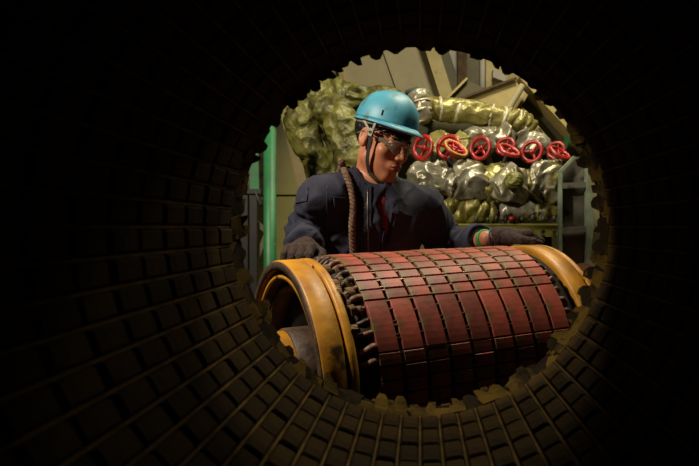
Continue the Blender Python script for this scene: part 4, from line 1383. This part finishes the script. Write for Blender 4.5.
bm = bmesh.new(); poly_prism(bm, [P(588, 172, 2.86), P(592, 195, 2.86), P(594, 225, 2.86), P(590, 262, 2.86), P(587, 300, 2.86), P(587.5, 172, 2.86)], (0, 0.05, 0)); ob('side_panel', bm, M_green2, gr)
bm = bmesh.new(); tube(bm, [P(583, 277, 2.62), P(583, 277, 2.9)], 0.055, 24); pk = tag(ob('pipe_end', bm, M_pink), 'rusty pinkish pipe end low at the right behind the yellow ring', 'pipe')
bm = bmesh.new(); bar(bm, P(563, 150, 3.62), P(568, 137, 3.62), 0.1, 0.014); gb = tag(ob('green_bracket', bm, M_green), 'thin dark green bar beside the slanting cream beam', 'bar')
bm = bmesh.new(); poly_prism(bm, [P(574, 156, 3.62), P(600, 160, 3.62), P(600, 174, 3.62), P(580, 172, 3.62)], (0, 0.05, 0)); tag(ob('green_plate', bm, M_green), 'dark green plate corner behind the grey rack top', 'plate')

# --- beams at the upper right
bmB = empty('cream_girder', P(480, 110, 3.7), 'wide cream painted plate girder running up to the right above the wrapped pipe', 'beam')
bm = bmesh.new(); poly_prism(bm, [P(440, 107, 3.7), P(514, 79.5, 3.7), P(528, 95, 3.7), P(506, 132, 3.7), P(440, 132, 3.7)], (0, 0.03, 0)); ob('web', bm, M_cream, bmB)
bm = bmesh.new(); bar(bm, P(440, 106.5, 3.68), P(516, 78.5, 3.68), 0.03, 0.012); ob('flange', bm, M_brown, bmB)
bm = bmesh.new(); tube(bm, [P(523, 85, 3.62), P(503, 118, 3.62)], 0.018, 14); tag(ob('strut', bm, M_beige), 'round cream strut leaning between the two cream beams', 'strut')
db = empty('slanting_channel_beam', P(560, 140, 3.75), 'cream channel beam slanting down to the right edge of the opening', 'beam')
bm = bmesh.new(); poly_prism(bm, [P(516, 99, 3.85), P(526, 82, 3.85), P(612, 172, 3.85), P(570, 170, 3.85)], (0, 0.02, 0)); ob('web', bm, M_olived, db)
bm = bmesh.new(); poly_prism(bm, [P(509, 104, 3.72), P(517, 100, 3.72), P(575, 170, 3.72), P(566, 172, 3.72)], (0, 0.13, 0)); ob('flange', bm, M_cream, db)
bm = bmesh.new(); poly_prism(bm, [P(519, 77, 3.66), P(524, 76, 3.66), P(616, 170, 3.66), P(609, 173, 3.66)], (0, 0.2, 0)); ob('flange', bm, M_cream, db)
bm = bmesh.new(); poly_prism(bm, [P(445, 101, 3.85), P(466, 80, 3.85), P(485, 88, 3.85), P(470, 105, 3.85)], (0, 0.05, 0)); g_ = ob('gusset_plate', bm, M_olived)
tag(g_, 'dark triangular gusset plate under the rusty wall column', 'plate')
bm = bmesh.new(); bar(bm, P(446, 100, 3.84), P(467, 79, 3.84), 0.06, 0.012); ob('edge', bm, M_cream, g_)

# --- left: green post, green plate, olive locker, dark frame
bm = bmesh.new(); p = P(270, 122, 2.75); tube(bm, [(p.x, p.y, 0), (p.x, p.y, p.z)], 0.0255, 24)
gp = tag(ob('green_post', bm, M_green, None, True), 'upright bright green pipe post left of the worker', 'post')
bm = bmesh.new(); tube(bm, [P(270, 124, 2.75), P(271, 121.5, 2.75), P(280, 118, 2.75)], [0.029, 0.029, 0.02], 16); ob('collar', bm, M_green, gp, True)
lk = empty('olive_locker', P(290, 300, 3.45), 'olive painted steel cabinet behind the green post', 'cabinet')
lk.location.z = 0
def lkbox(name, x0, y0, x1, y1, d, th, m):
    a, b = P(x0, y0, d), P(x1, y1, d)
    bm = bmesh.new(); box(bm, ((a.x + b.x) / 2, d + th / 2, (a.z + b.z) / 2), (abs(b.x - a.x), th, abs(a.z - b.z)), None, 0.004); return ob(name, bm, m, lk)
lkbox('body', 264, 96, 345, 470, 3.46, 0.35, M_olive)
lkbox('upper_door', 267, 99, 342, 195, 3.44, 0.02, M_olive)
lkbox('lower_door', 267, 201, 342, 330, 3.44, 0.02, M_olive)
lkbox('side_strip', 257, 148, 265, 196, 3.42, 0.3, M_brown)
bm = bmesh.new(); poly_prism(bm, [P(277, 100, 3.36), P(286, 96, 3.36), P(309, 190, 3.36), P(299, 192, 3.36)], (0, 0.07, 0)); tag(ob('brace', bm, M_cream), 'cream diagonal brace leaning between green post and wrapped pipe', 'brace')
bm = bmesh.new(); poly_prism(bm, [P(250, 190, 2.95), P(250, 170, 2.95), P(258, 146, 2.95), P(259, 190, 2.95)], (0, 0.015, 0)); gpl = ob('green_sheet', bm, M_green); tag(gpl, 'bright green triangular sheet left of the green post', 'sheet')
df = empty('dark_frame', P(252, 200, 2.93), 'black steel frame standing under the green triangular sheet', 'frame'); df.location.z = 0
for x in (245, 254):
    bm = bmesh.new(); a = P(x, 190, 2.94); bar(bm, (a.x, a.y, 0), a, 0.03, 0.03, Vector((0, 1, 0))); ob('post', bm, M_blackm, df)
bm = bmesh.new(); bar(bm, P(236, 191.5, 2.94), P(262, 191.5, 2.94), 0.05, 0.02); ob('crossbar', bm, M_blackm, df)
bm = bmesh.new(); bar(bm, P(256, 222, 2.96), P(272, 236, 2.96), 0.02, 0.02); ob('stay', bm, M_olived, df)
bm = bmesh.new(); bar(bm, P(256, 262, 2.96), P(270, 225, 2.96), 0.02, 0.02); ob('stay', bm, M_olived, df)
bm = bmesh.new(); tube(bm, catmull([P(255, 191, 2.92), P(258, 199, 2.91), P(261, 205, 2.91), P(262, 198, 2.91)], 6), 0.005, 6); ob('wire', bm, M_blackm, df, True)
